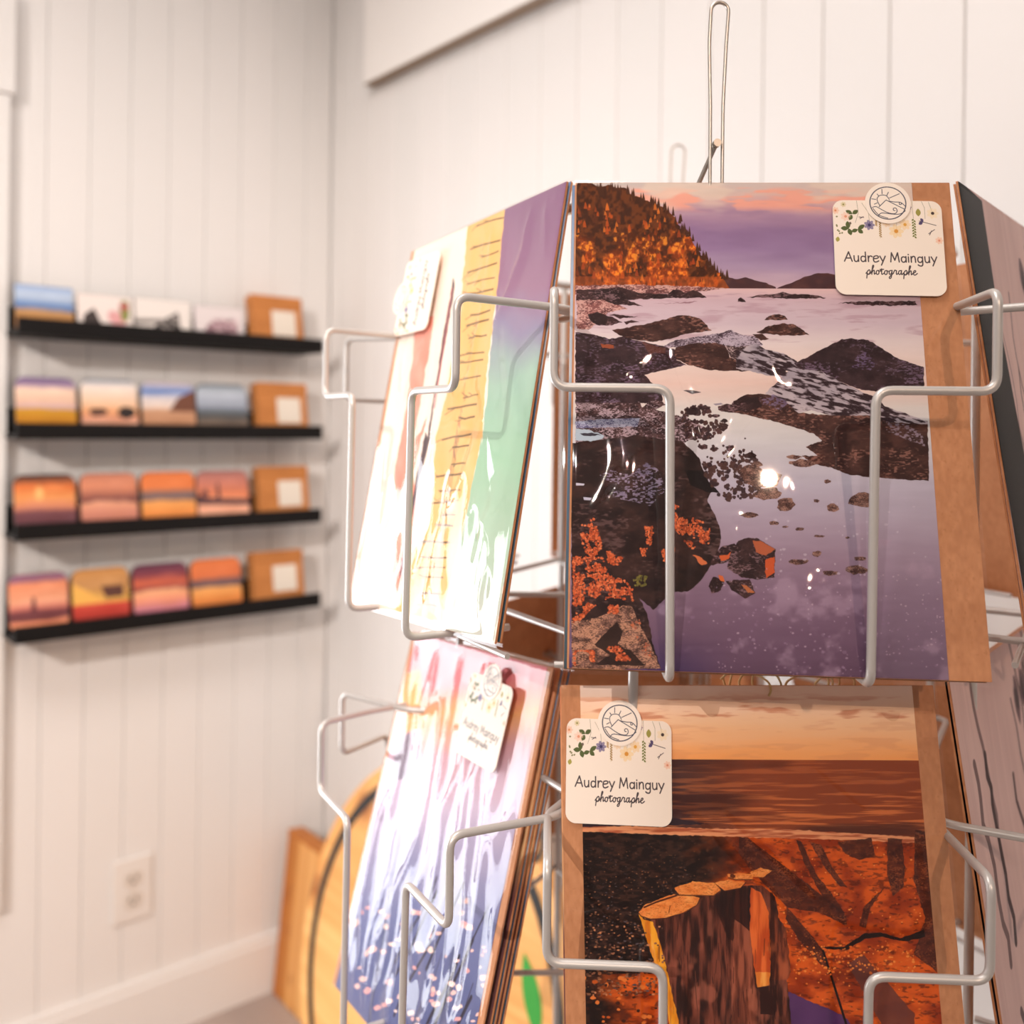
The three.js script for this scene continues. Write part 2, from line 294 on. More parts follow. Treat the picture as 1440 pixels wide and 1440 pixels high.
// ================================================================ CEILING SPOTS behind the camera, aimed at the display
{
  const track = thing('light_track', 'black ceiling track that carries the spotlights', 'track');
  const a = V(-1.35, ROOM_H - 0.012, 1.9), b = V(0.8, ROOM_H - 0.012, 2.36), len = a.distanceTo(b);
  track.position.copy(a.clone().add(b).multiplyScalar(0.5)); track.rotation.y = Math.atan2(-(b.z - a.z), b.x - a.x);
  part('rail', rbox(len, 0.024, 0.034, 0.004), M.lampBody, track);
  const spots = [[0.06, V(-0.75, 0.55, -1.7), 42, 'left wall shelves', lin(1, 0.9, 0.83), 0.42], [0.5, V(-0.1, 1.05, -1.1), 4, 'corner of the room', lin(1, 0.84, 0.74), 0.75], [0.9, V(0.17, 1.1, -0.55), 10.5, 'card rack', lin(1, 0.7, 0.5), 0.4]];
  const glow = std({ color: lin(0.9, 0.8, 0.7), emissive: lin(1, 0.8, 0.62), emissiveIntensity: 3 });
  for (const [t, aim, I, what, tint, cone] of spots) {
    const o = thing('spotlight', `black cylindrical track spotlight aimed at the ${what}`, 'spotlight', 'track spotlights');
    const p = a.clone().lerp(b, t); p.y = ROOM_H - 0.11; o.position.copy(p); o.lookAt(aim);
    part('lamp_housing', new THREE.CylinderGeometry(0.035, 0.03, 0.12, 24, 1, true).rotateX(Math.PI / 2).translate(0, 0, 0.0), M.lampBody, o);
    part('reflector', new THREE.CylinderGeometry(0.03, 0.012, 0.03, 24, 1, true).rotateX(Math.PI / 2).translate(0, 0, 0.035), M.lampBody, o);
    part('lamp_back', new THREE.CylinderGeometry(0.03, 0.03, 0.006, 24).rotateX(Math.PI / 2).translate(0, 0, -0.06), M.lampBody, o);
    part('lamp_bulb', new THREE.CircleGeometry(0.007, 8).translate(0, 0, 0.05), glow, o);
    const dir = aim.clone().sub(p).normalize();
    part('stem', wire([[0, 0.03, -0.02], [0, 0.09, -0.02]], 0.006), M.lampBody, o);
    const l = new THREE.SpotLight(tint, I, 0, cone, 0.7, 2);
    l.position.copy(p).addScaledVector(dir, 0.065); l.target.position.copy(aim); l.castShadow = true; l.shadow.radius = 0.3; l.shadow.mapSize.set(2048, 2048); l.name = 'spot_beam';
    scene.add(l, l.target);
  }
}

{
  const o = thing('ceiling_panel', 'flat white rectangular ceiling light above the viewer', 'ceiling light'), at = room(1.25, 1.25, ROOM_H);
  o.position.copy(at); o.rotation.y = TURN_BACK;
  part('frame', rbox(0.64, 0.03, 1.24, 0.004, 0, -0.015, 0), M.plastic, o);
  part('lamp_diffuser', new THREE.PlaneGeometry(0.6, 1.2).rotateX(Math.PI / 2).translate(0, -0.031, 0), std({ color: lin(0.9, 0.88, 0.86), emissive: lin(1, 0.93, 0.87), emissiveIntensity: 2 }), o);
  const l = new THREE.RectAreaLight(lin(1, 0.92, 0.87), 13.5, 0.6, 1.2); l.position.copy(at).add(V(0, -0.035, 0)); l.rotation.order = 'YXZ'; l.rotation.set(-Math.PI / 2, TURN_BACK, 0); l.name = 'ceiling_glow'; scene.add(l);
}

// ================================================================ PICTURE LEDGES on the left wall
const LEDGE_H = [0.1376, -0.0325, -0.196, -0.362], LEDGE_B = [0.068, 0.618];
const LEDGE_WORDS = ['highest', 'second highest', 'third highest', 'lowest'];
LEDGE_H.forEach((h, i) => {
  const o = thing('picture_ledge', `black picture ledge, ${LEDGE_WORDS[i]} of the four on the plank wall`, 'shelf', 'black picture ledges on the wall');
  o.position.copy(room(0.001, (LEDGE_B[0] + LEDGE_B[1]) / 2, EYE + h)); o.rotation.y = TURN_LEFT;
  const L = LEDGE_B[1] - LEDGE_B[0];
  part('base', rbox(L, 0.009, 0.095, 0.0015, 0, 0.0045, 0.0475), M.black, o);
  part('back_board', rbox(L, 0.052, 0.01, 0.0015, 0, 0.026, 0.005), M.black, o);
  part('front_lip', rbox(L, 0.027, 0.009, 0.0015, 0, 0.0135, 0.0935), M.black, o);
});

// ---------------------------------------------------------------- coasters, cards and boxes on the ledges
const unit = [[0, 0], [1, 0], [1, 1], [0, 1]];
const small = (fn) => { const p = new Picture(160, 160, unit); fn(p); return p.texture(); };
const bands = (stops, k = 0.03, f = 3) => (p) => p.all((x, y) => { const n = (fbm(x * f, y * f * 4, 3) - 0.5), c = ramp(stops, y + n * k * 2); return c.map((v) => v + n * 26); });
const coasterPictures = [
  [small((p) => { bands([[0, [150, 175, 215]], [0.25, [190, 205, 225]], [0.42, [120, 150, 200]], [0.5, [95, 125, 175]], [0.56, [190, 150, 110]], [0.75, [175, 120, 60]], [1, [190, 130, 80]]])(p); }),
    small((p) => { p.all([238, 226, 220]); p.poly([[0.05, 1], [0.1, 0.55], [0.3, 0.35], [0.42, 0.7], [0.5, 1]], [60, 50, 48], { rough: 0.04, size: 0.1 }); p.blob(0.72, 0.55, 0.2, 0.2, [225, 165, 165], { rough: 0.03, size: 0.1 }); p.blob(0.86, 0.35, 0.1, 0.3, [135, 140, 70], { rough: 0.03, size: 0.1 }); p.blob(0.85, 0.25, 0.09, 0.09, [190, 90, 100]); }),
    small((p) => { p.all([236, 228, 222]); p.poly([[0.1, 1], [0.4, 0.6], [0.75, 0.3], [0.8, 1]], (x, y) => { const n = fbm(x * 14, y * 14, 3); return n > 0.62 ? [200, 190, 185] : [66, 60, 58]; }, { rough: 0.05, size: 0.1 }); p.poly([[0, 0.55], [0.5, 0.5], [0.5, 0.6], [0, 0.66]], [130, 122, 118], { rough: 0.03, size: 0.1 }); }),
    small((p) => { p.all([228, 218, 218]); p.blob(0.58, 0.65, 0.36, 0.38, (x, y) => { const n = fbm(x * 16, y * 16, 3); return mix([130, 95, 105], [215, 185, 190], step(0.35, 0.65, n)); }, { rough: 0.03, size: 0.1 }); })],
  [small(bands([[0, [120, 100, 140]], [0.14, [150, 125, 155]], [0.22, [246, 214, 190]], [0.45, [236, 195, 170]], [0.56, [205, 170, 175]], [0.6, [205, 150, 40]], [0.8, [190, 125, 20]], [1, [150, 90, 15]]])),
    small((p) => { bands([[0, [150, 160, 175]], [0.14, [240, 225, 215]], [0.45, [246, 205, 170]], [0.62, [230, 160, 110]], [0.75, [215, 150, 120]], [1, [225, 185, 165]]])(p); p.blob(0.3, 0.62, 0.16, 0.08, [80, 50, 40]); p.blob(0.78, 0.62, 0.16, 0.11, [35, 26, 24]); }),
    small((p) => { bands([[0, [225, 205, 205]], [0.2, [100, 130, 190]], [0.32, [225, 215, 215]], [0.5, [236, 214, 200]], [0.58, [200, 150, 115]], [1, [175, 120, 85]]])(p); p.poly([[0.5, 0.58], [0.68, 0.3], [1, 0.15], [1, 0.58]], [112, 66, 46], { rough: 0.02, size: 0.1 }); }),
    small(bands([[0, [120, 130, 140]], [0.2, [185, 195, 208]], [0.45, [160, 168, 185]], [0.55, [95, 105, 115]], [0.7, [75, 72, 70]], [0.8, [120, 100, 85]], [1, [110, 90, 78]]]))],
  [small((p) => { bands([[0, [70, 45, 40]], [0.1, [120, 70, 50]], [0.2, [225, 120, 60]], [0.4, [245, 165, 100]], [0.6, [215, 135, 105]], [0.7, [120, 70, 75]], [1, [90, 50, 60]]], 0.06)(p); p.blob(0.4, 0.34, 0.07, 0.12, [255, 205, 130], { blur: 4 }); }),
    small(bands([[0, [205, 130, 105]], [0.25, [225, 145, 110]], [0.45, [150, 90, 80]], [0.5, [120, 70, 66]], [0.56, [235, 165, 130]], [0.75, [215, 140, 115]], [1, [170, 100, 90]]], 0.07)),
    small(bands([[0, [236, 125, 60]], [0.32, [232, 130, 72]], [0.4, [140, 110, 105]], [0.54, [120, 98, 98]], [0.58, [240, 165, 90]], [0.8, [240, 150, 70]], [1, [190, 100, 45]]])),
    small((p) => { bands([[0, [170, 110, 105]], [0.25, [205, 125, 105]], [0.5, [232, 135, 90]], [0.62, [240, 165, 130]], [1, [245, 185, 155]]])(p); p.poly([[0, 0.5], [0.3, 0.56], [1, 0.6], [1, 0.72], [0, 0.66]], [72, 40, 50], { rough: 0.02, size: 0.1 }); p.poly([[0.36, 0.56], [0.38, 0.25], [0.42, 0.25], [0.44, 0.56]], [72, 40, 50]); p.poly([[0.05, 0.5], [0.14, 0.35], [0.24, 0.5]], [72, 40, 50]); })],
  [small((p) => { bands([[0, [180, 120, 130]], [0.1, [130, 90, 130]], [0.18, [240, 150, 110]], [0.5, [245, 175, 140]], [0.62, [210, 120, 105]], [0.68, [120, 62, 66]], [0.82, [110, 56, 60]], [0.87, [240, 150, 110]], [1, [230, 140, 100]]])(p); p.poly([[0.36, 0.68], [0.39, 0.42], [0.43, 0.42], [0.46, 0.68]], [100, 52, 58]); }),
    small((p) => { bands([[0, [214, 150, 80]], [0.3, [205, 150, 95]], [0.64, [225, 170, 80]], [0.66, [215, 75, 55]], [1, [160, 40, 35]]], 0.02)(p); p.poly([[0, 0.24], [0.55, 0.6], [0.55, 0.64], [0, 0.64]], [246, 185, 90]); p.poly([[0.5, 0.34], [0.9, 0.34], [0.9, 0.56], [0.58, 0.56]], [92, 54, 44]); }),
    small(bands([[0, [95, 45, 75]], [0.2, [130, 55, 70]], [0.35, [220, 110, 75]], [0.48, [150, 70, 70]], [0.52, [246, 180, 130]], [0.7, [245, 155, 120]], [0.9, [200, 120, 140]], [1, [170, 110, 140]]], 0.04)),
    small(bands([[0, [236, 125, 60]], [0.36, [225, 120, 70]], [0.42, [120, 88, 90]], [0.55, [105, 80, 85]], [0.58, [240, 170, 95]], [0.8, [236, 145, 65]], [1, [190, 100, 45]]]))],
];
const coasterLabels = [
  ['card with blue sky over sandy shore on the highest ledge', 'white card with dark bird and pink flowers on the highest ledge', 'black and white card with dark dune shape on the highest ledge', 'white card with grey pink crystal shape on the highest ledge'],
  ['coaster with violet sky over golden field on the second highest ledge', 'coaster with pale sky and two dark rocks on the second highest ledge', 'coaster with blue sky and brown headland on the second highest ledge', 'coaster with grey clouds over dark water on the second highest ledge'],
  ['coaster with fiery sunset over dark shore on the third highest ledge', 'coaster with dusty pink seascape on the third highest ledge', 'coaster with plain orange sky and grey band on the third highest ledge', 'coaster with dark pier posts at sunset on the third highest ledge'],
  ['coaster with lighthouse against pink sky on the lowest ledge', 'coaster with yellow light above red field on the lowest ledge', 'coaster with plum clouds over pink sea on the lowest ledge', 'coaster with orange sky and grey band on the lowest ledge'],
];
// pixel spans read along each ledge: coaster left and right edges, then the box
const SPANS = [
  [[22, 106], [110, 190], [192, 272], [276, 347], [350, 433]],
  [[24, 111], [117, 198], [203, 279], [281, 353], [357, 443]],
  [[24, 112], [118, 199], [204, 281], [283, 356], [359, 447]],
  [[18, 103], [108, 189], [194, 272], [276, 347], [353, 441]],
];
const labelPaper = std({ color: lin(0.80, 0.72, 0.62), roughness: 0.7 });
const coasterSide = std({ color: lin(0.05, 0.04, 0.035), roughness: 0.7 });
SPANS.forEach((row, i) => row.forEach(([x0, x1], j) => {
  const z = 0.052, b0 = onLeftWall(x0, z + 0.012), b1 = onLeftWall(x1, z + 0.012), w = Math.min(0.106, b0 - b1), y = EYE + LEDGE_H[i] + 0.0095;
  const lean = 0.2;
  if (j < 4) {
    const hgt = i ? 0.094 : [0.078, 0.072, 0.074, 0.07][j];
    const o = thing(i ? 'photo_coaster' : 'photo_card', (i ? 'rounded square ' : 'small ') + coasterLabels[i][j], i ? 'coaster' : 'card', i ? `coasters on the ${LEDGE_WORDS[i]} ledge` : 'cards on the highest ledge');
    o.position.copy(room(z, (b0 + b1) / 2, y)); o.rotation.set(0, TURN_LEFT, 0);
    o.rotation.order = 'YXZ'; o.rotation.x = -lean;
    const r = i ? 0.016 : 0.003, t = i ? 0.006 : 0.003;
    part('body', plate(w, hgt, t, r).translate(0, hgt / 2 + 0.001, 0), coasterSide, o);
    part('picture', plate(w - 0.0015, hgt - 0.0015, 0.0006, r - 0.0005).translate(0, hgt / 2 + 0.001, t), std({ map: coasterPictures[i][j], roughness: 0.35 }), o);
  } else {
    const o = thing('kraft_gift_box', `brown kraft box with a cream label at the end of the ${LEDGE_WORDS[i]} ledge`, 'box', 'kraft boxes at the ends of the ledges');
    o.position.copy(room(0.044, (b0 + b1) / 2, y)); o.rotation.order = 'YXZ'; o.rotation.y = TURN_LEFT; o.rotation.x = -lean * 0.9;
    const h = 0.098, d = 0.026;
    part('box_body', rbox(w, h - 0.02, d, 0.002, 0, (h - 0.02) / 2 + 0.001, d / 2 - 0.006), M.kraftBox, o);
    part('box_lid', rbox(w + 0.003, 0.022, d + 0.003, 0.003, 0, h - 0.01, d / 2 - 0.006), M.kraftBox, o);
    part('label', plate(0.05, 0.05, 0.0006, 0.002).translate(0.012, 0.044, d - 0.0058), labelPaper, o);
  }
}));

// ---------------------------------------------------------------- wall outlet
{
  const px = 193, b = onLeftWall(px), at = room(0.0005, b, 0), Z = -at.z, y = EYE + slope(px, 1249)[1] * Z;
  const o = thing('wall_outlet', 'white double electrical outlet plate low on the plank wall', 'outlet');
  o.position.set(at.x, y, at.z); o.rotation.y = TURN_LEFT;
  part('cover_plate', rbox(0.07, 0.114, 0.006, 0.0025, 0, 0, 0.003), M.plastic, o);
  for (const s of [-1, 1]) {
    const r = part('receptacle', plate(0.034, 0.029, 0.003, 0.011).translate(0, s * 0.0195, 0.005), M.socket, o);
    for (const k of [-1, 1]) part('slot', box(0.0025, 0.008, 0.0012, k * 0.0065, s * 0.0195 + 0.003, 0.0082), M.slot, r);
    part('slot', new THREE.CylinderGeometry(0.0025, 0.0025, 0.0012, 12).rotateX(Math.PI / 2).translate(0, s * 0.0195 - 0.006, 0.0082), M.slot, r);
  }
  part('screw', new THREE.CylinderGeometry(0.003, 0.003, 0.002, 12).rotateX(Math.PI / 2).translate(0, 0, 0.0065), M.socket, o);
}
// ---------------------------------------------------------------- white panel high on the back wall
{
  const a = onBackWall(510, 0.02), at = room(a, 0.0, 0), y = EYE + slope(510, 121)[1] * -room(a, 0.02, 0).z;
  const o = thing('wall_panel', 'white picture panel hung high on the plank wall', 'picture panel');
  o.position.copy(room(a, 0.001, y)); o.rotation.y = TURN_BACK;
  const w = 0.8, h = 0.55;
  const pic = new Picture(512, 352, unit, [246, 242, 238]);
  for (const [x, y2, rx, ry, c] of [[0.33, 0.72, 0.03, 0.05, [196, 170, 170]], [0.37, 0.76, 0.04, 0.05, [190, 188, 190]], [0.6, 0.5, 0.16, 0.22, [205, 200, 202]], [0.5, 0.42, 0.1, 0.15, [214, 190, 186]]]) pic.blob(x, y2, rx, ry, c, { rough: 0.02, size: 0.08, blur: 2 });
  part('canvas_body', rbox(w, h, 0.026, 0.002, w / 2, h / 2, 0.013), M.edgeWood, o);
  part('picture', plate(w - 0.004, h - 0.004, 0.0006, 0.001).translate(w / 2, h / 2, 0.026), std({ map: pic.texture(), roughness: 0.6 }), o);
}
// ---------------------------------------------------------------- wooden boards on the floor by the back wall
{
  const o = thing('wooden_board', 'thick pine board with a dark knotty edge strip standing in the corner', 'board');
  const a = 0.022, b = 0.125; o.position.copy(room(a, b, 0.001)); o.rotation.order = 'YXZ'; o.rotation.y = TURN_BACK; o.rotation.x = -0.1;
  const h = 0.315;
  part('edge_plank', rbox(0.05, h, 0.032, 0.004, 0.025, h / 2, -0.016), M.pineDark, o);
  for (let k = 0; k < 4; k++) part('plank', rbox(0.088, h, 0.032, 0.002, 0.0945 + k * 0.0885, h / 2, -0.016), M.pine, o);
  part('top_cap', rbox(0.4, 0.008, 0.034, 0.002, 0.2, h + 0.002, -0.016), M.pineDark, o);
}
{
  const o = thing('round_wooden_sign', 'large round pine sign with a black ring painted near its rim', 'sign');
  const Xc = -0.127, Zc = 1.37, r = 0.325, lean = 0.2;
  const a = (Xc - CORNER[0]) * N1[0] + (Zc - CORNER[1]) * N1[1], b = (Xc - CORNER[0]) * N2[0] + (Zc - CORNER[1]) * N2[1];
  o.position.copy(room(a, b + r * Math.sin(lean), 0.001)); o.rotation.order = 'YXZ'; o.rotation.y = TURN_BACK; o.rotation.x = -lean;
  part('disc', new THREE.CylinderGeometry(r, r, 0.02, 96).rotateX(Math.PI / 2).translate(0, r, -0.01), M.pine, o);
  const paint = std({ color: lin(0.012, 0.011, 0.01), roughness: 0.6 }), green = std({ color: lin(0.03, 0.3, 0.03), roughness: 0.6 });
  part('painted_ring', new THREE.RingGeometry(r - 0.04, r - 0.023, 96).translate(0, r, 0.0006), paint, o);
  o.updateMatrixWorld(true);
  const hit = (px, py) => { const [u, v] = slope(px, py), n = V(0, 0, 1).transformDirection(o.matrixWorld), d = V(u, v, -1), e = V(0, EYE, 0), q = o.position.clone(); const t = q.sub(e).dot(n) / d.dot(n); return o.worldToLocal(e.addScaledVector(d, t)); };
  const q = hit(750, 1184); part('painted_letter', new THREE.RingGeometry(0.016, 0.025, 40).scale(0.85, 1.1, 1).translate(q.x, q.y, 0.0008), paint, o);
  const g = hit(747, 1400), s = new THREE.Shape(); s.moveTo(0, -0.05); s.quadraticCurveTo(0.035, -0.01, 0, 0.05); s.quadraticCurveTo(-0.03, 0.0, 0, -0.05);
  part('painted_leaf', new THREE.ShapeGeometry(s).rotateZ(0.5).translate(g.x, g.y, 0.0008), green, o);
  part('painted_leaf', new THREE.ShapeGeometry(s).scale(0.7, 0.7, 1).rotateZ(-0.6).translate(g.x + 0.03, g.y - 0.05, 0.0009), green, o);
}

// ================================================================ THE WIRE CARD RACK
const RACK = V(0.147, 0, -0.755), RACK_YAW = 1.8 * Math.PI / 180;       // six faces, two tiers
const NODE = [EYE + 0.069, EYE - 0.229], WIRE = 0.0024;
const FACE_TWEAK = [1.2, -1.2, 0, 0, 0, 0].map((d) => d * Math.PI / 180);
{
  const rack = thing('card_rack', 'grey wire spinner rack with six sided pockets full of photo prints', 'display rack');
  rack.position.copy(RACK);
  const hex = (r, y, off = 0) => [...Array(6)].map((_, k) => { const t = RACK_YAW * -1 + (k + 0.5) * Math.PI / 3 + off; return [Math.sin(t) * r, y, Math.cos(t) * r]; });
  // posts: from the base ring to the upper node, then in to the top hoop
  const top = hex(0.202, EYE + 0.136), stands = [[43, 0.212], [-21, 0.205], [-88, 0.186], [-150, 0.195], [150, 0.195], [92, 0.19]];
  const stand = (k, y) => { const [d, r] = stands[k], t = d * Math.PI / 180; return [Math.sin(t) * r, y, Math.cos(t) * r]; };
  for (let k = 0; k < 6; k++) part('post', wire([stand(k, 0.18), stand(k, NODE[0]), stand(k, EYE + 0.134)], 0.003, 0.02), M.wire, rack);
  part('top_hoop', wire(top, 0.0035, 0.03, true, 14), M.chrome, rack);
  for (const y of [NODE[0] - 0.001, NODE[0] - 0.199, NODE[1] - 0.001, NODE[1] - 0.199, 0.42]) part('ring', wire(hex(0.2, y, 0.03), 0.0022, 0.006, true), M.wire, rack);
  part('centre_pole', new THREE.CylinderGeometry(0.0125, 0.0125, EYE + 0.1 - 0.03, 20).translate(0, (EYE + 0.1 + 0.03) / 2, 0), M.chrome, rack);
  for (const y of [NODE[0] - 0.2, NODE[1] - 0.2, 0.42]) { for (let k = 0; k < 6; k++) part('spoke', wire([stand(k, y - 0.002), [0, y - 0.002, 0]], 0.0022, 0.001), M.wire, rack); }
  part('base_plate', new THREE.CylinderGeometry(0.2, 0.21, 0.016, 48).translate(0, 0.008, 0), M.wire, rack);
  part('base_collar', new THREE.CylinderGeometry(0.022, 0.03, 0.05, 24).translate(0, 0.04, 0), M.chrome, rack);
  // pockets: two bent front wires each, a floor of two cross wires
  for (let tier = 0; tier < 2; tier++) for (let k = 0; k < 6; k++) {
    const p = new THREE.Group(); p.name = 'pocket'; p.rotation.y = -(RACK_YAW + k * Math.PI / 3 + FACE_TWEAK[k]); p.position.y = NODE[tier]; rack.add(p);
    for (const s of [-1, 1]) part('front_wire', wire([...(tier === 1 && k === 1 && s < 0 ? [[-0.133, 0, 0.19], [-0.129, 0, 0.225]] : [[s * 0.1, 0, 0.1735], [s * 0.113, 0, 0.2]]), [s * 0.112, 0.002, 0.268], [s * 0.112, -0.049, 0.268], [s * 0.052, -0.049, 0.268], [s * 0.0505, -0.199, 0.27], [s * 0.0505, -0.199, 0.198]], WIRE, 0.0085), M.wire, p);
    part('floor_wire', wire([[-0.11, -0.2015, 0.232], [0.11, -0.2015, 0.232]], 0.0018), M.wire, p);
  }
  // sign clips on the top hoop
  const clip = (at, w, h, yaw) => {
    const g = new THREE.Group(); g.name = 'sign_clip'; g.position.copy(at).sub(RACK); g.rotation.y = yaw; rack.add(g);
    const arc = [...Array(9)].map((_, i) => { const t = Math.PI * (1 - i / 8); return [Math.cos(t) * w / 2 + 0.0012, h - w / 2 + Math.sin(t) * w / 2, 0]; });
    part('loop', wire([[-w * 0.32, 0, 0], [-w * 0.36, h * 0.5, 0], [-w * 0.46, h * 0.8, 0], ...arc, [w * 0.5, h * 0.8, 0], [w * 0.36, h * 0.5, 0], [w * 0.36, 0, 0]], 0.0011, 0.004), M.clip, g);
    return g;
  };
  const c1 = clip(V(0.118, EYE + 0.128, -0.56), 0.0105, 0.122, 0.06);
  part('rivet', new THREE.CylinderGeometry(0.0023, 0.0023, 0.004, 20).rotateX(Math.PI / 2).translate(-0.0002, 0.0385, 0.002), M.clip, c1);
  part('brace', wire([[-0.0002, 0.038, -0.001], [-0.0115, 0.008, -0.012]], 0.0014), M.clip, c1);
  clip(V(0.162, EYE + 0.128, -0.955), 0.0135, 0.155, 0);
}

// ---------------------------------------------------------------- the name card stuck on each sleeve
const nameCard = (() => {
  const W = 620, H = 570, c = document.createElement('canvas'); c.width = W; c.height = H; const x = c.getContext('2d');
  x.fillStyle = '#f5e8da'; x.fillRect(0, 0, W, H); x.lineCap = x.lineJoin = 'round';
  const S = (px, py) => [(px - 90) / 1255 * W, (py - 248) / 1122 * H];                 // from the units the card was measured in
  const leaf = (px, py, len, wid, ang, col) => { const [a, b] = S(px, py); x.save(); x.translate(a, b); x.rotate(ang); x.fillStyle = col; x.beginPath(); x.moveTo(0, 0); x.quadraticCurveTo(wid * 1.9, len * 0.55, 0, len * 1.08); x.quadraticCurveTo(-wid * 1.9, len * 0.55, 0, 0); x.fill(); x.restore(); };
  const stem = (pts, col, w = 2) => { x.strokeStyle = col; x.lineWidth = w; x.beginPath(); pts.forEach((p, i) => { const [a, b] = S(...p); i ? x.lineTo(a, b) : x.moveTo(a, b); }); x.stroke(); };
  const flower = (px, py, r, petal, heart, n = 7) => { const [a, b] = S(px, py); r *= 1.3; for (let i = 0; i < n; i++) { const t = i / n * 6.283; x.fillStyle = petal; x.globalAlpha = 0.6; x.beginPath(); x.ellipse(a + Math.cos(t) * r * 0.6, b + Math.sin(t) * r * 0.6, r * 0.5, r * 0.32, t, 0, 7); x.fill(); } x.globalAlpha = 1; x.fillStyle = heart; x.beginPath(); x.arc(a, b, r * 0.3, 0, 7); x.fill(); };
  stem([[370, 255], [385, 400], [345, 520]], '#8a8570'); stem([[430, 280], [500, 400], [510, 520]], '#8a8570'); stem([[1010, 250], [1015, 460]], '#8a8570'); stem([[1120, 255], [1150, 330], [1150, 460]], '#8a8570'); stem([[1200, 260], [1235, 380]], '#8a8570'); stem([[980, 270], [965, 340]], '#6a5a70'); stem([[820, 500], [815, 600]], '#a59a80', 1.5); stem([[630, 470], [625, 700]], '#a08a55');
  for (const [px, py, l, w, t] of [[315, 415, 40, 13, 2.1], [315, 415, 38, 13, -2.2], [310, 425, 34, 13, 0.5], [265, 590, 42, 14, 1.6], [265, 590, 42, 14, 3.0], [265, 590, 40, 14, -0.3], [370, 600, 46, 13, -2.2], [370, 600, 36, 12, 1.2], [370, 600, 34, 13, -0.9]]) leaf(px, py, l, w, t, '#4d5a26');
  for (const [px, py, r, p, h] of [[505, 545, 22, '#4a3f78', '#33285c'], [810, 615, 30, '#f2cf96', '#d9922e'], [705, 520, 18, '#f2cfa6', '#dba040'], [915, 535, 24, '#f2cf9c', '#dfa23c'], [235, 445, 20, '#f3c9b4', '#e39a78'], [120, 375, 16, '#f0b99c', '#dc8f5c'], [1240, 395, 24, '#f2dcb6', '#3a2626'], [1295, 720, 16, '#f2bd9e', '#e29070'], [215, 300, 12, '#d0c28c', '#7c7a34'], [970, 325, 12, '#7a5a80', '#553a62']]) flower(px, py, r, p, h);
  for (let i = 0; i < 14; i++) { leaf(1017, 465 + i * 16, 15, 5, i % 2 ? -0.7 : 0.7, '#6c7428'); leaf(628, 500 + i * 13, 13, 3.4, i % 2 ? -0.5 : 0.5, '#a07a40'); leaf(585, 425 + i * 9, 11, 3, i % 2 ? -0.5 : 0.5, '#a9834a'); }
  for (const [a, b, l] of [[[1080, 490], [1270, 540], 1], [[1180, 640], [1250, 590], 1], [[1190, 655], [1215, 605], 1], [[390, 450], [445, 455], 1], [[400, 470], [440, 445], 1], [[850, 470], [870, 455], 1]]) stem([a, b], '#5a4f52', 4);
  leaf(1075, 340, 44, 15, 0, '#9a9440'); leaf(1120, 500, 26, 10, 1.0, '#4c3f6a'); leaf(1125, 500, 24, 9, 2.6, '#4c3f6a'); leaf(140, 690, 30, 12, 0.2, '#a8a04a'); leaf(290, 510, 18, 8, 0.3, '#6a5a4a');
  for (const [px, py] of [[120, 450], [125, 540], [135, 575], [150, 605], [140, 630], [170, 640], [180, 655]]) leaf(px, py, 12, 5, px * 0.3, '#7d7a4a');
  // lettering, drawn stroke by stroke: [strokes in an em of 100, y down from the baseline], advance
  const draw = (text, glyphs, x0, y0, width, lw, col, slant = 0) => {
    let adv = 0; for (const ch of text) adv += glyphs[ch][1];
    const [ax, ay] = S(x0, y0), k = width / 1255 * W / adv; let pen = 0; x.strokeStyle = col; x.lineWidth = lw;
    for (const ch of text) {
      for (const st of glyphs[ch][0]) { x.beginPath(); const q = st.map(([u, v]) => [ax + (pen + u - v * slant) * k, ay + v * k]); x.moveTo(...q[0]); for (let i = 1; i < q.length - 1; i++) { const m = i === q.length - 2 ? q[i + 1] : [(q[i][0] + q[i + 1][0]) / 2, (q[i][1] + q[i + 1][1]) / 2]; x.quadraticCurveTo(...q[i], ...m); } if (q.length === 2) x.lineTo(...q[1]); x.stroke(); }
      pen += glyphs[ch][1];
    }
  };
  const bowl = (u, w, h = 46) => [[u + w, -h * 0.75], [u + w * 0.6, -h], [u, -h * 0.85], [u - 2, -h * 0.2], [u + w * 0.35, 4], [u + w * 0.9, -4], [u + w, -h * 0.4]];
  const roman = {
    A: [[[[4, 0], [38, -78]], [[38, -78], [64, 0]], [[16, -26], [56, -26]]], 72], u: [[[[8, -46], [7, -10], [20, 4], [38, -2], [42, -20]], [[42, -46], [43, 0]]], 54], d: [[[[44, -78], [45, 0]], bowl(9, 35)], 56],
    r: [[[[9, -46], [10, 0]], [[10, -24], [16, -44], [34, -48], [40, -40]]], 44], e: [[[[8, -24], [44, -26], [46, -46], [26, -50], [6, -40], [6, 0], [28, 6], [46, -6]]], 53], y: [[[[4, -46], [26, -2]], [[46, -46], [14, 28]]], 50], ' ': [[], 30],
    M: [[[[8, 0], [16, -76]], [[16, -76], [40, -14]], [[40, -14], [64, -76]], [[64, -76], [74, 0]]], 84], a: [[bowl(9, 34), [[44, -46], [45, 0]]], 55], i: [[[[8, -44], [9, 0]], [[8, -64], [8.5, -62]]], 20], n: [[[[9, -46], [10, 0]], [[10, -26], [16, -46], [36, -50], [42, -34], [43, 0]]], 54],
    g: [[bowl(8, 35, 46), [[44, -46], [45, 6], [42, 30], [18, 32], [8, 22]]], 55],
  };
  draw('Audrey Mainguy', roman, 196, 980, 1062, 7.2, '#43373b');
  const o = (u) => [[u + 20, -36], [u + 4, -36], [u, -16], [u + 8, 2], [u + 22, -2], [u + 26, -20], [u + 18, -36], [u + 26, -30], [u + 40, -30]];
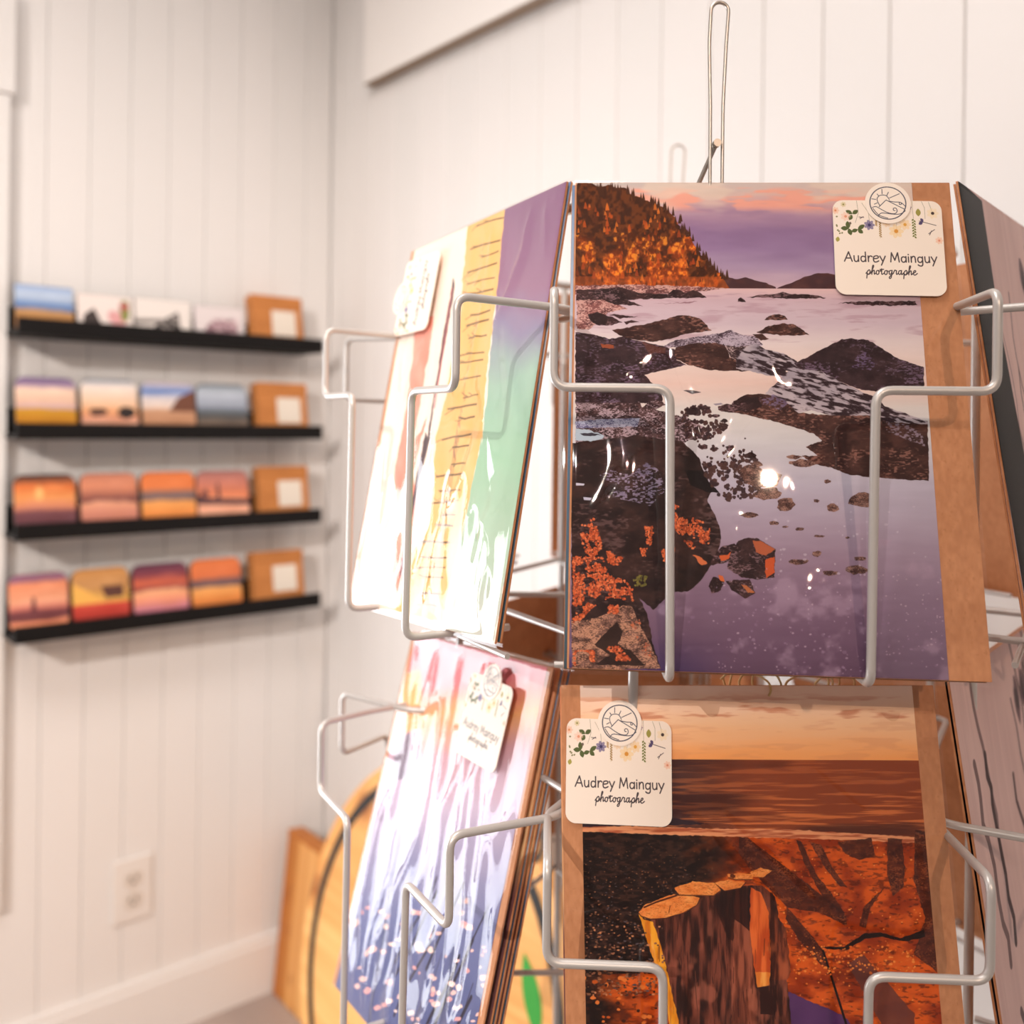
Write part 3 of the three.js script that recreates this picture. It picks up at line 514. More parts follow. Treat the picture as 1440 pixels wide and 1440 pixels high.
  const script = {
    p: [[[[0, -8], [12, -40], [8, 34]], [[10, -24], [22, -44], [34, -32], [30, -6], [18, 2], [11, -8]], [[18, 2], [30, 0], [42, -14]]], 40], h: [[[[0, -14], [18, -60], [22, -80], [12, -84], [9, -50], [9, 0]], [[9, -16], [20, -40], [30, -34], [28, -8], [32, 2], [44, -14]]], 42],
    o: [[o(2)], 38], t: [[[[0, -30], [12, -66], [10, -10], [16, 3], [34, -14]], [[-4, -44], [26, -46]]], 32], g: [[[[28, -36], [8, -40], [2, -14], [12, 2], [26, -12], [28, -38]], [[28, -38], [28, 20], [16, 38], [4, 28], [20, 8], [42, -14]]], 40],
    r: [[[[0, -14], [12, -46], [16, -36], [28, -38], [24, -12], [30, 2], [42, -14]]], 40], a: [[[[28, -36], [8, -40], [2, -14], [12, 2], [26, -12], [28, -38]], [[28, -38], [27, -8], [34, 2], [44, -14]]], 42], e: [[[[0, -14], [20, -22], [26, -36], [14, -42], [4, -24], [8, 0], [24, 2], [38, -14]]], 38],
  };
  draw('photographe', script, 440, 1130, 580, 6, '#43373b', 0.1);
  return canvasTexture(c);
})();
const sticker = (() => {
  const N = 320, c = document.createElement('canvas'); c.width = c.height = N; const x = c.getContext('2d');
  x.fillStyle = '#f7ebde'; x.fillRect(0, 0, N, N); x.strokeStyle = '#3c3f52'; x.lineCap = x.lineJoin = 'round'; x.lineWidth = 7.5;
  const q = (px, py) => [(px - 730) / 200 * 128 + 160, (py - 268) / 178 * 128 + 160];
  const path = (pts, closed) => { x.beginPath(); pts.forEach((p, i) => { const [a, b] = q(...p); i ? x.lineTo(a, b) : x.moveTo(a, b); }); if (closed) x.closePath(); x.stroke(); };
  const curve = (pts) => { x.beginPath(); const t = pts.map((p) => q(...p)); x.moveTo(...t[0]); for (let i = 1; i < t.length - 1; i++) { const m = i === t.length - 2 ? t[i + 1] : [(t[i][0] + t[i + 1][0]) / 2, (t[i][1] + t[i + 1][1]) / 2]; x.quadraticCurveTo(...t[i], ...m); } x.stroke(); };
  x.beginPath(); x.arc(160, 160, 126, 0, 7); x.stroke();
  x.lineWidth = 5.5;
  curve([[640, 295], [605, 240], [630, 190], [680, 178], [730, 190], [748, 232]]);
  for (const [a, b] of [[[672, 118], [672, 168]], [[742, 150], [722, 188]], [[618, 172], [632, 190]], [[555, 225], [600, 230]], [[582, 282], [612, 268]], [[752, 212], [862, 165]]]) path([a, b]);
  path([[632, 310], [712, 235], [912, 335]]);
  curve([[555, 320], [590, 300], [640, 330], [720, 375], [800, 388], [830, 360], [820, 320], [785, 322], [785, 350], [805, 350]]);
  curve([[622, 405], [640, 375], [700, 378], [790, 392], [880, 385], [915, 350]]);
  curve([[740, 245], [800, 258], [850, 255], [880, 262], [875, 285], [850, 282], [858, 262]]);
  curve([[565, 330], [600, 380], [640, 412], [720, 432]]); curve([[880, 265], [905, 285], [918, 300]]);
  return canvasTexture(c);
})();
const cardMaterial = std({ map: nameCard, roughness: 0.55 }), stickerMaterial = std({ map: sticker, roughness: 0.5 }), cardEdge = std({ color: lin(0.8, 0.74, 0.66), roughness: 0.7 });

// ================================================================ THE PRINTED PHOTOGRAPHS
const zoomed = (x0, y0, k) => (pts) => { const out = []; for (let i = 0; i < pts.length; i += 2) out.push([x0 + pts[i] / k, y0 + pts[i + 1] / k]); return out; };
const rock = (dark, light, hi, f = 0.06, amount = 0.9) => (x, y) => {
  const n = fbm(x * f, y * f * 1.7, 5), g = fbm(x * f * 5 + 40, y * f * 11, 3), m = fbm(x * f * 0.6 + 7, y * f + 3, 3), c = mix(dark, light, clamp(step(0.3, 0.7, n) * 0.75 + (g - 0.5) * 0.9));
  const h = step(amount - 0.34, amount - 0.18, g * 0.62 + m * 0.5); return mix(c, hi, h * 0.8);
};
function specks(p, n, area, size, colors, o = {}) { for (let i = 0; i < n; i++) { const [x0, y0, x1, y1] = area, x = rnd(x0, x1), y = rnd(y0, y1), s = rnd(0.4, 1) * size; p.blob(x, y, s * rnd(0.8, 1.6), s, colors[Math.floor(rnd(0, colors.length))], o); } }
const inside = (poly, x, y) => { let c = false; for (let i = 0, j = poly.length - 1; i < poly.length; j = i++) if ((poly[i][1] > y) !== (poly[j][1] > y) && x < (poly[j][0] - poly[i][0]) * (y - poly[i][1]) / (poly[j][1] - poly[i][1]) + poly[i][0]) c = !c; return c; };
function speckIn(p, n, poly, size, colors) { if (colors.length === 5) { n *= 3.2; size *= 0.62; } const xs = poly.map((q) => q[0]), ys = poly.map((q) => q[1]), b = [Math.min(...xs), Math.min(...ys), Math.max(...xs), Math.max(...ys)]; for (let i = 0; i < n; i++) { const x = rnd(b[0], b[2]), y = rnd(b[1], b[3]); if (!inside(poly, x, y) || fbm(x * 0.09, y * 0.09, 2) < 0.4) continue; const s = rnd(0.4, 1) * size; p.blob(x, y, s * rnd(0.7, 1.3), s, colors[Math.floor(rnd(0, colors.length))]); } }

function paintShore() {
  const p = new Picture(1000, 1340, [[812, 257], [1279, 254], [1332, 961], [798, 940]]);
  const z1 = zoomed(800, 400, 5.54), z2 = zoomed(1040, 400, 5.54), z3 = zoomed(800, 640, 4.5), z4 = zoomed(1040, 640, 4.5);
  // sky
  p.all((x, y) => {
    const s = fbm(x * 0.011 + 3, y * 0.055, 4), t = fbm(x * 0.02 + 40, y * 0.1, 3);
    let c = ramp([[255, [200, 190, 186]], [272, [216, 186, 178]], [286, [205, 165, 168]], [300, [168, 134, 160]], [325, [144, 114, 152]], [350, [148, 120, 158]], [372, [168, 144, 174]], [398, [198, 170, 182]]], y + (s - 0.5) * 26);
    const pink = step(0.47, 0.62, t) * step(258, 268, y) * (1 - step(286, 300, y)); c = mix(c, [238, 164, 142], pink * 0.85);
    const pale = step(0.5, 0.64, fbm(x * 0.014 + 9, y * 0.05 + 3, 3)) * (1 - step(275, 310, y)); c = mix(c, [226, 206, 190], pale * 0.7);
    return c.map((v) => v + (t - 0.5) * 14);
  });
  // far hills, cliff
  const hill = rock([70, 42, 46], [92, 56, 54], [110, 70, 64], 0.1, 2);
  p.poly([[1000, 392], [1018, 388], [1034, 391], [1046, 388], [1060, 393], [1076, 397], [1088, 402], [1090, 407], [1000, 407]], hill, { rough: 1, size: 6 });
  p.poly([[1084, 406], [1108, 397], [1128, 388], [1148, 382], [1160, 382], [1176, 385], [1210, 390], [1300, 396], [1300, 408], [1084, 408]], hill, { rough: 1, size: 8 });
  const cliff = [[800, 250], [836, 259], [842, 264], [856, 259], [866, 264], [876, 262], [884, 272], [896, 276], [908, 281], [918, 284], [930, 290], [938, 296], [948, 305], [955, 318], [962, 322], [970, 333], [976, 346], [983, 356], [990, 362], [994, 374], [1004, 379], [1012, 384], [1018, 394], [1024, 405], [1022, 410], [800, 410]];
  p.poly(cliff, (x, y) => {
    const n = fbm(x * 0.07, y * 0.05, 4), m = fbm(x * 0.2, y * 0.17, 3), lit = step(315, 395, y + (n - 0.5) * 100 + (x > 940 ? 26 : 0));
    let c = mix([62, 30, 14], [104, 52, 20], step(0.35, 0.65, m)); c = mix(c, mix([128, 52, 16], [226, 108, 32], step(0.36, 0.66, m)), lit * step(0.34, 0.58, n)); if (m > 0.64 && n > 0.52 && y > 325) c = mix(c, [236, 150, 46], 0.7); if (y > 388) c = mix(c, [196, 92, 40], 0.4); return c;
  }, { rough: 3, size: 5 });
  for (let i = 0; i < 90; i++) { const t = rnd(0, 1), k = Math.min(cliff.length - 5, Math.floor(t * (cliff.length - 4)) + 1), x = cliff[k][0] + rnd(0, 9), y = cliff[k][1] + rnd(0, 8), h = rnd(5, 11); p.poly([[x - 2, y + 3], [x, y - h], [x + 2, y + 3]], [70, 36, 18], {}); }
  for (let i = 0; i < 420; i++) { const x = rnd(812, 1012), y = rnd(285, 402); if (!inside(cliff, x, y) || fbm(x * 0.05 + 70, y * 0.05, 2) < 0.45) continue; const h = rnd(2, 6.5); p.poly([[x - h * 0.45, y + h], [x - h * 0.3, y], [x, y - h * 0.8], [x + h * 0.3, y], [x + h * 0.45, y + h]], [[196, 84, 26], [170, 66, 20], [224, 120, 40], [90, 42, 18], [120, 52, 18]][Math.floor(rnd(0, 5))], { opacity: 0.75, rough: 0.8, size: 3 }); }
  // water
  p.poly([[780, 404], [1360, 404], [1360, 980], [780, 980]], (x, y) => {
    const s = fbm(x * 0.02, y * 0.14, 4), t = fbm(x * 0.006 + 5, y * 0.05, 3), w = fbm(x * 0.03, y * 0.035, 4);
    let c = ramp([[404, [226, 190, 188]], [418, [204, 176, 186]], [436, [206, 184, 194]], [455, [206, 186, 196]], [478, [224, 208, 208]], [512, [228, 206, 198]], [540, [226, 196, 186]], [575, [216, 208, 204]], [620, [206, 202, 206]], [680, [184, 176, 192]], [735, [170, 154, 172]], [790, [148, 124, 144]], [850, [124, 97, 120]], [905, [108, 81, 104]], [965, [88, 62, 84]]], y + (t - 0.5) * 12);
    if (y < 480) c = mix(c, [172, 136, 150], step(0.52, 0.72, s) * 0.55); if (x > 1215) c = mix(c, [196, 192, 212], step(700, 640, y) * 0.0 + 0.18 * step(640, 720, y));
    if (y > 760) { c = mix(c, [176, 150, 172], step(0.56, 0.78, w) * 0.5); c = mix(c, [62, 46, 96], step(880, 960, y) * step(1040, 920, x) * 0.75); }
    return c.map((v) => v + (s - 0.5) * 10);
  });
  const dark = rock([40, 24, 26], [72, 46, 46], [140, 108, 114], 0.07, 0.95), brown = rock([52, 30, 28], [86, 54, 48], [150, 104, 92], 0.05, 0.94), purple = rock([42, 26, 30], [70, 48, 52], [120, 98, 122], 0.06, 0.95), pinkish = rock([96, 56, 58], [164, 104, 98], [222, 178, 168], 0.1, 0.84), pale = (x, y) => { const r = fbm(x * 0.07 + y * 0.05, y * 0.3 - x * 0.09, 4), n = fbm(x * 0.03, y * 0.04, 3), c = mix([150, 140, 152], [206, 190, 194], n); return mix(c, [48, 32, 38], step(0.42, 0.6, r)); };
  const R = { rough: 1.6, size: 5 }, flecks = (c, k = 0.2) => (x, y) => { const g = fbm(x * k + 11, y * k * 1.9, 3), m = fbm(x * 0.04, y * 0.05, 3); return [c[0] + (m - 0.5) * 60, c[1] + (m - 0.5) * 60, c[2] + (m - 0.5) * 60, step(0.46, 0.62, g) * 0.75]; };
  p.poly([[800, 401], [880, 399], [960, 401], [1020, 404], [990, 408], [940, 412], [800, 414]], pinkish, R);
  p.poly(z1([60, 40, 200, 35, 400, 20, 560, 62, 760, 72, 800, 35, 850, 30, 895, 58, 960, 35, 1010, 60, 1060, 95, 760, 100, 560, 108, 450, 118, 570, 165, 400, 152, 250, 190, 60, 160]), dark, R);
  p.poly(z1([60, 120, 250, 112, 400, 165, 450, 182, 300, 215, 220, 300, 150, 345, 60, 340]), pinkish, R);
  p.poly(z1([150, 230, 220, 210, 330, 250, 410, 290, 300, 315, 220, 312, 160, 280]), dark, R); p.poly(z1([420, 284, 480, 268, 540, 290, 440, 300]), dark, R); p.poly(z1([310, 232, 350, 224, 440, 238, 530, 246, 400, 258]), dark, R); p.poly(z1([640, 142, 840, 138, 960, 122, 990, 128, 900, 142]), [150, 112, 122], R);
  p.poly(z1([330, 352, 600, 300, 770, 258, 830, 235, 920, 235, 1010, 260, 1080, 330, 1105, 352, 950, 372, 880, 380, 780, 420, 660, 440, 520, 430, 430, 410]), brown, R);
  p.poly(z1([720, 476, 820, 425, 1000, 400, 1050, 390, 1180, 368, 1250, 345, 1330, 385, 1440, 400, 1500, 470, 1300, 500, 960, 500]), rock([60, 44, 54], [128, 110, 122], [205, 190, 205], 0.12, 0.82), R);
  p.poly(z1([50, 370, 180, 385, 320, 420, 420, 398, 500, 430, 720, 470, 830, 510, 830, 580, 905, 622, 740, 662, 620, 690, 580, 702, 640, 765, 715, 850, 720, 920, 50, 920]), purple, R);
  p.poly(z1([240, 455, 340, 470, 350, 495, 260, 490]), [150, 74, 46], R); p.poly(z1([560, 440, 740, 490, 740, 530, 620, 530]), [104, 60, 50], { ...R, opacity: 0.7 });
  p.poly(z1([800, 530, 830, 482, 960, 450, 1130, 448, 1220, 480, 1240, 560, 1330, 600, 1440, 620, 1560, 660, 1440, 672, 1100, 662, 1000, 642, 905, 612, 830, 575]), brown, R);
  p.poly(z1([1205, 470, 1300, 480, 1440, 462, 1470, 520, 1440, 600, 1330, 600, 1250, 560]), rock([56, 38, 40], [122, 96, 98], [214, 190, 188], 0.1, 0.84), R);
  p.poly(z1([880, 825, 940, 815, 1020, 832, 950, 846]), [70, 56, 60], { rough: 1 }); p.poly(z1([1110, 925, 1170, 918, 1190, 928, 1130, 938]), [150, 138, 150], {});
  // right side
  p.poly(z2([40, 92, 150, 72, 260, 66, 330, 50, 400, 66, 560, 68, 660, 96, 500, 100, 300, 96]), dark, R); p.poly(z2([-20, 100, 0, 92, 30, 112, 40, 124, -30, 124]), dark, R); p.poly(z2([175, 270, 220, 236, 290, 224, 340, 240, 362, 268]), brown, R); p.poly(z2([115, 365, 210, 318, 320, 294, 420, 305, 525, 384, 300, 388]), brown, R);
  p.poly(z2([750, 135, 900, 122, 1350, 118, 1370, 150, 1000, 152]), dark, R); p.poly(z2([90, 385, 160, 374, 212, 420, 150, 432]), brown, R);
  p.poly(z2([-40, 510, 60, 470, 110, 455, 190, 500, 330, 530, 430, 590, 460, 650, 300, 720, 150, 690, -40, 650]), pale, R);
  p.poly(z2([410, 610, 560, 530, 640, 488, 780, 420, 850, 414, 980, 420, 1100, 490, 1200, 560, 1380, 625, 1420, 640, 1420, 812, 1100, 838, 900, 805, 760, 745, 620, 668, 450, 650]), purple, R);
  p.poly(z2([860, 640, 900, 540, 960, 510, 1060, 600, 1000, 660]), flecks([112, 92, 130], 0.3), R);
  p.poly(z2([180, 840, 260, 770, 330, 700, 450, 650, 620, 668, 760, 745, 900, 812, 1050, 880, 1110, 940, 1250, 990, 1450, 1062, 1450, 1090, 1150, 1070, 1000, 1016, 700, 1016, 540, 975, 440, 995, 330, 905]), pale, R);
  p.poly(z2([-60, 900, 40, 850, 200, 848, 330, 900, 440, 995, 700, 1014, 1000, 1016, 1150, 1068, 1450, 1088, 1460, 1530, 1240, 1520, 1000, 1500, 840, 1480, 680, 1420, 560, 1400, 470, 1330, 590, 1335, 500, 1262, 625, 1212, 560, 1160, 300, 1072, 0, 1005, -60, 990]), brown, R);
  p.poly(z2([120, 880, 280, 850, 360, 920, 300, 970, 140, 920]), flecks([126, 110, 146], 0.3), R);
  p.poly(z2([1120, 1060, 1300, 1090, 1430, 1180, 1430, 1260, 1280, 1200, 1130, 1140]), flecks([150, 136, 156], 0.3), R);
  // left foreground boulders
  p.poly(z1([50, 920, 540, 912, 560, 950, 620, 905, 710, 900, 745, 930, 665, 972, 800, 1010, 900, 1030, 960, 1060, 1075, 1125, 1050, 1190, 930, 1210, 880, 1240, 50, 1240]), rock([48, 30, 32], [96, 66, 66], [200, 176, 186], 0.1, 0.86), R);
  p.poly(z1([50, 1062, 300, 1042, 540, 1040, 530, 1100, 300, 1112, 50, 1115]), rock([84, 80, 116], [140, 136, 168], [206, 208, 226], 0.16, 0.8), R);
  p.poly(z1([50, 1118, 150, 1128, 275, 1172, 200, 1235, 50, 1208]), [176, 190, 204], R); p.poly(z1([80, 1158, 180, 1150, 250, 1172, 120, 1178]), [60, 56, 66], R);
  const boulder = z3([10, -80, 200, -100, 420, -130, 700, -90, 760, -40, 810, 10, 835, 90, 900, 215, 862, 290, 912, 380, 950, 490, 945, 570, 885, 700, 820, 800, 742, 868, 640, 870, 520, 985, 430, 905, 402, 830, 430, 900, 480, 1000, 520, 1200, 565, 1360, 10, 1360]);
  p.poly(boulder, rock([36, 22, 22], [66, 42, 38], [96, 70, 70], 0.035, 0.98), R);
  p.poly(z3([180, 130, 260, 90, 380, 120, 480, 40, 560, 90, 600, 220, 500, 320, 420, 300, 330, 280, 230, 260, 330, 200]), flecks([152, 140, 172], 0.28), R);
  p.poly(z3([40, 172, 95, 178, 90, 190, 40, 190]), [200, 196, 214], {}); p.poly(z3([85, 262, 140, 268, 130, 284, 90, 282]), [190, 188, 208], {}); p.poly(z3([720, 90, 830, 95, 860, 150, 940, 240, 860, 230, 760, 190]), [22, 14, 16], R);
  p.poly(z3([10, 1050, 120, 1045, 240, 1000, 330, 950, 390, 960, 440, 1080, 475, 1150, 520, 1240, 565, 1360, 10, 1360]), rock([74, 50, 44], [150, 108, 94], [206, 150, 120], 0.12, 0.84), R);
  p.poly(z3([80, 1150, 150, 1200, 290, 1060, 330, 1120, 300, 1200, 400, 1260, 470, 1340, 150, 1330, 250, 1270]), [34, 20, 18], { ...R, opacity: 0.85 });
  const lichen = [[204, 92, 50], [176, 74, 40], [224, 122, 76], [150, 62, 36], [212, 104, 62]];
  speckIn(p, 900, z3([20, 640, 210, 650, 240, 760, 340, 790, 425, 885, 400, 930, 250, 900, 150, 960, 50, 1060, 20, 1060]), 3.1, lichen); speckIn(p, 220, z3([60, 450, 150, 400, 205, 570, 130, 690, 80, 570]), 3, lichen); speckIn(p, 420, z3([636, 300, 760, 365, 880, 450, 872, 560, 760, 595, 636, 440]), 3, lichen); speckIn(p, 90, z3([230, 600, 330, 650, 300, 705, 240, 680]), 3, lichen);
  speckIn(p, 60, z3([470, 450, 530, 450, 510, 570, 480, 570]), 2.4, lichen); speckIn(p, 70, z3([570, 590, 660, 590, 640, 670, 590, 680]), 2.6, lichen); speckIn(p, 30, z3([440, 590, 485, 590, 475, 640, 450, 640]), 2.4, lichen); speckIn(p, 110, z3([230, 1220, 300, 1210, 385, 1310, 250, 1300]), 2.8, lichen); speckIn(p, 90, z3([20, 1240, 150, 1240, 150, 1335, 20, 1335]), 2.8, lichen); speckIn(p, 40, z3([240, 950, 300, 950, 300, 1010, 240, 1000]), 2.8, lichen); speckIn(p, 50, z3([395, 760, 485, 760, 485, 830, 400, 830]), 2, [[96, 90, 40], [120, 108, 50]]); speckIn(p, 90, z3([360, 1000, 440, 1050, 540, 1330, 480, 1330]), 2.2, [[190, 104, 70], [160, 92, 70]]);
  // stones in the pool
  const stone = [[66, 44, 46], [54, 36, 40], [82, 54, 52], [74, 48, 44]];
  speckIn(p, 330, z1([860, 960, 1000, 930, 1180, 1000, 1260, 1090, 1100, 1190, 1000, 1230, 900, 1190]), 3.4, stone); speckIn(p, 120, z1([980, 1240, 1440, 1180, 1440, 1440, 1040, 1440]), 2.6, stone); speckIn(p, 260, z3([830, 40, 1180, 20, 1230, 180, 1180, 260, 980, 290, 870, 200]), 3.6, stone);
  for (const [x, y, a, b] of [[960, 985, 65, 36], [1190, 1105, 38, 32], [1195, 1060, 30, 16], [1030, 1262, 38, 20], [1120, 1277, 36, 18], [1240, 1272, 36, 26], [1400, 1330, 52, 26], [1130, 1020, 34, 14], [1040, 955, 50, 18], [1240, 960, 110, 32], [1380, 920, 120, 60]]) { const q = z1([x, y])[0]; p.blob(q[0], q[1], a / 5.54, b / 5.54, dark, { rough: 0.8, size: 4 }); }
  for (const [x, y, a, b] of [[100, 55, 36, 18], [330, 10, 52, 14], [540, 166, 23, 14], [472, 290, 18, 12], [575, 335, 42, 26], [280, 312, 56, 46], [202, 432, 32, 12], [275, 455, 20, 7], [366, 470, 30, 11], [490, 515, 36, 8], [470, 630, 32, 20], [360, 680, 72, 16], [750, 660, 42, 14], [725, 732, 72, 30], [560, 752, 48, 18], [760, 286, 86, 50], [150, 150, 110, 60], [60, 120, 70, 60], [50, 380, 56, 18], [668, 526, 16, 6], [390, 50, 90, 26], [160, 240, 90, 40]]) { const q = z4([x, y])[0]; p.blob(q[0], q[1], a / 4.5, b / 4.5, rock([58, 36, 36], [110, 74, 64], [170, 130, 116], 0.2, 0.85), { rough: 0.8, size: 4 }); }
  p.poly(z3([900, 640, 960, 575, 1030, 565, 1075, 600, 1060, 650, 960, 690, 880, 700]), dark, R); p.poly(z3([940, 640, 990, 630, 1060, 580, 1072, 620, 1000, 655, 950, 675]), [206, 94, 50], R);
  p.poly(z4([-70, 620, -20, 540, 30, 530, 90, 525, 150, 560, 212, 600, 205, 780, 100, 792, -20, 770, -90, 720]), dark, R); p.poly(z4([70, 540, 130, 550, 210, 600, 150, 640, 90, 620]), [176, 92, 60], R); p.poly(z4([145, 670, 208, 645, 205, 750, 150, 780]), [196, 84, 44], R);
  p.poly(z3([770, 630, 830, 650, 865, 690, 830, 705, 790, 660]), [210, 112, 68], R); p.poly(z3([870, 830, 900, 770, 970, 800, 950, 860, 890, 880]), dark, R); p.poly(z3([930, 762, 960, 765, 972, 805, 945, 800]), [206, 102, 56], R); p.poly(z3([980, 800, 1130, 790, 1160, 880, 1100, 910, 1020, 860]), dark, R); p.poly(z3([1075, 820, 1110, 830, 1160, 875, 1120, 880]), [180, 104, 62], R);
  specks(p, 260, [1000, 800, 1325, 955], 1.5, [[176, 152, 172], [196, 172, 186], [150, 122, 150]], { opacity: 0.6 }); specks(p, 60, [930, 850, 1320, 955], 2.6, [[160, 134, 160], [140, 112, 140]], { opacity: 0.5 }); specks(p, 40, [1060, 700, 1300, 820], 2, [[206, 194, 206]], { opacity: 0.5 });
  return p;
}

function paintStumps() {
  const p = new Picture(1000, 1340, [[815, 965], [1285, 966], [1356, 1746], [829, 1726]]);
  const r5 = zoomed(800, 1160, 5.143), r6 = zoomed(1040, 1160, 4.8), R = { rough: 1.4, size: 5 };
  p.all((x, y) => { const s = fbm(x * 0.01, y * 0.07, 4), t = fbm(x * 0.02 + 8, y * 0.12, 3); let c = ramp([[964, [250, 224, 208]], [990, [250, 216, 190]], [1020, [250, 206, 164]], [1045, [252, 190, 134]], [1068, [252, 174, 104]]], y + (s - 0.5) * 16); c = mix(c, [206, 136, 104], step(0.52, 0.68, t) * (y < 1012 ? 0.75 : 0.2) * step(985, 960, -y + 1955)); return c; });
  // sea
  p.poly([[800, 1068], [1300, 1071], [1310, 1180], [800, 1180]], (x, y) => { const w = fbm(x * 0.016, y * 0.32, 4), g = fbm(x * 0.004 + 2, y * 0.03, 3), k = step(900, 1080, x); let c = mix([62, 44, 48], [168, 76, 36], k * 0.75); c = mix(c, [222, 126, 68], step(0.46, 0.66, w) * (0.35 + 0.5 * step(1090, 1150, y))); c = mix(c, [58, 28, 26], step(0.55, 0.7, g) * 0.6); return c; });
  p.poly([[800, 1160], [900, 1163], [1000, 1166], [1120, 1168], [1320, 1180], [1320, 1192], [1150, 1182], [1000, 1178], [900, 1174], [800, 1172]], (x, y) => mix([232, 158, 112], [176, 90, 58], step(0.4, 0.7, fbm(x * 0.03, y * 0.3, 3))), R);
  p.poly([[800, 1146], [940, 1150], [1000, 1160], [800, 1164]], [52, 36, 44], R);
  // beach
  p.poly([[800, 1170], [900, 1173], [1000, 1177], [1150, 1181], [1400, 1192], [1400, 1760], [800, 1760]], (x, y) => {
    const n = fbm(x * 0.03, y * 0.05, 4), m = fbm(x * 0.12, y * 0.3, 3), k = step(-30, 60, x - 1000 + (n - 0.5) * 90 + (y > 1370 ? 150 : 0)); const wet = mix([26, 14, 12], [58, 34, 26], step(0.45, 0.7, m)), sand = mix([146, 48, 10], [220, 94, 26], step(0.3, 0.7, n)); return mix(wet, mix(sand, [60, 20, 10], step(0.56, 0.72, m) * 0.5), k);
  }, { rough: 1.5, size: 5 });
  for (let i = 0; i < 900; i++) { const x = rnd(818, 1010), y = rnd(1182, 1400), s = 0.5 + (y - 1180) / 220 * 1.3 * rnd(0.5, 1.3); p.blob(x, y, s * 1.5, s * 0.8, [[96, 62, 46], [130, 84, 60], [66, 42, 36], [160, 100, 66], [84, 70, 76]][Math.floor(rnd(0, 5))]); }
  specks(p, 240, [818, 1370, 960, 1600], 3.4, [[190, 84, 28], [220, 118, 50], [120, 50, 18], [60, 26, 14]]);
  specks(p, 420, [1060, 1190, 1300, 1560], 1.3, [[226, 120, 44], [206, 96, 30], [240, 150, 70]]);
  // dark streaks and cracks in the wet sand
  const streak = rock([52, 22, 18], [92, 42, 30], [150, 80, 50], 0.12, 0.95);
  for (const q of [[0, 85, 60, 90, 330, 300, 720, 600, 740, 690, 560, 600, 330, 560, 100, 330, 0, 200], [390, 110, 430, 120, 520, 330, 640, 480, 720, 600, 640, 590, 540, 440, 440, 250], [480, 120, 560, 140, 640, 300, 740, 430, 690, 420, 590, 300], [670, 120, 900, 95, 930, 220, 820, 240, 720, 200], [1010, 95, 1110, 100, 1130, 300, 1120, 420, 1050, 490, 1010, 340], [1200, 40, 1330, 60, 1350, 1000, 1190, 880, 1270, 640, 1190, 380], [330, 560, 400, 640, 560, 830, 600, 960, 560, 950, 420, 800, 320, 640], [930, 480, 1000, 420, 900, 560, 860, 700, 820, 690, 850, 560]]) p.poly(r6(q), streak, { ...R, opacity: 0.85 });
  p.poly(r6([580, 828, 720, 828, 850, 740, 960, 732, 1100, 770, 1260, 715, 1270, 765, 1130, 795, 960, 760, 860, 775, 740, 848, 600, 842]), [30, 14, 12], R);
  p.poly(r6([740, 945, 845, 880, 1200, 1290, 1180, 1500, 1000, 1400]), [104, 56, 52], { ...R, opacity: 0.85 }); p.poly(r6([240, 1130, 330, 1125, 430, 1175, 600, 1240, 720, 1300, 900, 1500, 240, 1600]), (x, y) => mix([70, 38, 84], [98, 60, 110], fbm(x * 0.03, y * 0.03, 3)), R);
  p.line(r6([572, 850, 640, 1060, 700, 1250, 760, 1440]), 3.2, [26, 12, 10]);
  specks(p, 160, [1120, 1330, 1290, 1372], 1.9, [[236, 140, 60], [222, 110, 40]]);
  // stumps
  const bark = (d, l, h) => (x, y) => { const n = fbm(x * 0.16, y * 0.022, 4), m = fbm(x * 0.05 + 5, y * 0.03, 3); return mix(mix(d, l, step(0.3, 0.7, n)), h, step(0.6, 0.78, m) * 0.6); };
  p.poly(r5([590, 690, 700, 680, 830, 640, 950, 540, 1060, 500, 1100, 470, 1260, 450, 1400, 440, 1500, 520, 1560, 900, 1620, 1440, 1620, 2600, 900, 2600, 790, 1440, 690, 1000, 620, 730]), bark([44, 20, 16], [124, 64, 48], [170, 98, 76]), R);
  p.poly(r5([1050, 560, 1110, 470, 1280, 455, 1310, 700, 1280, 900, 1150, 820]), bark([36, 16, 14], [78, 36, 26], [96, 50, 38]), R);
  p.poly(r6([-40, 430, 30, 420, 80, 440, 75, 720, 40, 700, -40, 640]), bark([34, 14, 12], [70, 30, 22], [86, 40, 30]), R);
  p.poly(r6([-30, 640, 75, 720, 100, 980, 130, 1200, 110, 1700, -60, 1700, -40, 900]), bark([92, 44, 32], [160, 88, 64], [186, 110, 84]), R);
  p.poly(r6([80, 430, 150, 460, 225, 640, 215, 1005, 110, 1015, 75, 720]), bark([190, 74, 26], [232, 112, 48], [244, 140, 70]), R); p.poly(r6([200, 560, 250, 600, 320, 700, 356, 1000, 330, 1050, 225, 1055, 215, 800]), bark([60, 26, 18], [150, 72, 44], [190, 100, 62]), R); p.poly(r6([110, 1000, 215, 1000, 210, 1090, 130, 1100]), bark([220, 120, 40], [248, 170, 80], [250, 190, 100]), R); p.poly(r6([140, 1100, 240, 1090, 270, 1200, 250, 1290, 150, 1280]), [48, 20, 16], R);
  p.poly(r5([505, 640, 545, 690, 612, 702, 690, 960, 800, 1440, 900, 1900, 820, 1900, 730, 1440, 655, 1100, 575, 870]), bark([206, 112, 18], [244, 168, 46], [250, 186, 70]), R);
  const cut = (x, y) => { const c = mix([220, 112, 44], [250, 172, 94], fbm(x * 0.1, y * 0.2, 3)); return mix(c, [150, 70, 30], step(0.9, 0.99, ridge(x * 0.2 + fbm(x * 0.05, y * 0.1, 2), y * 0.6, 2)) * 0.55); };
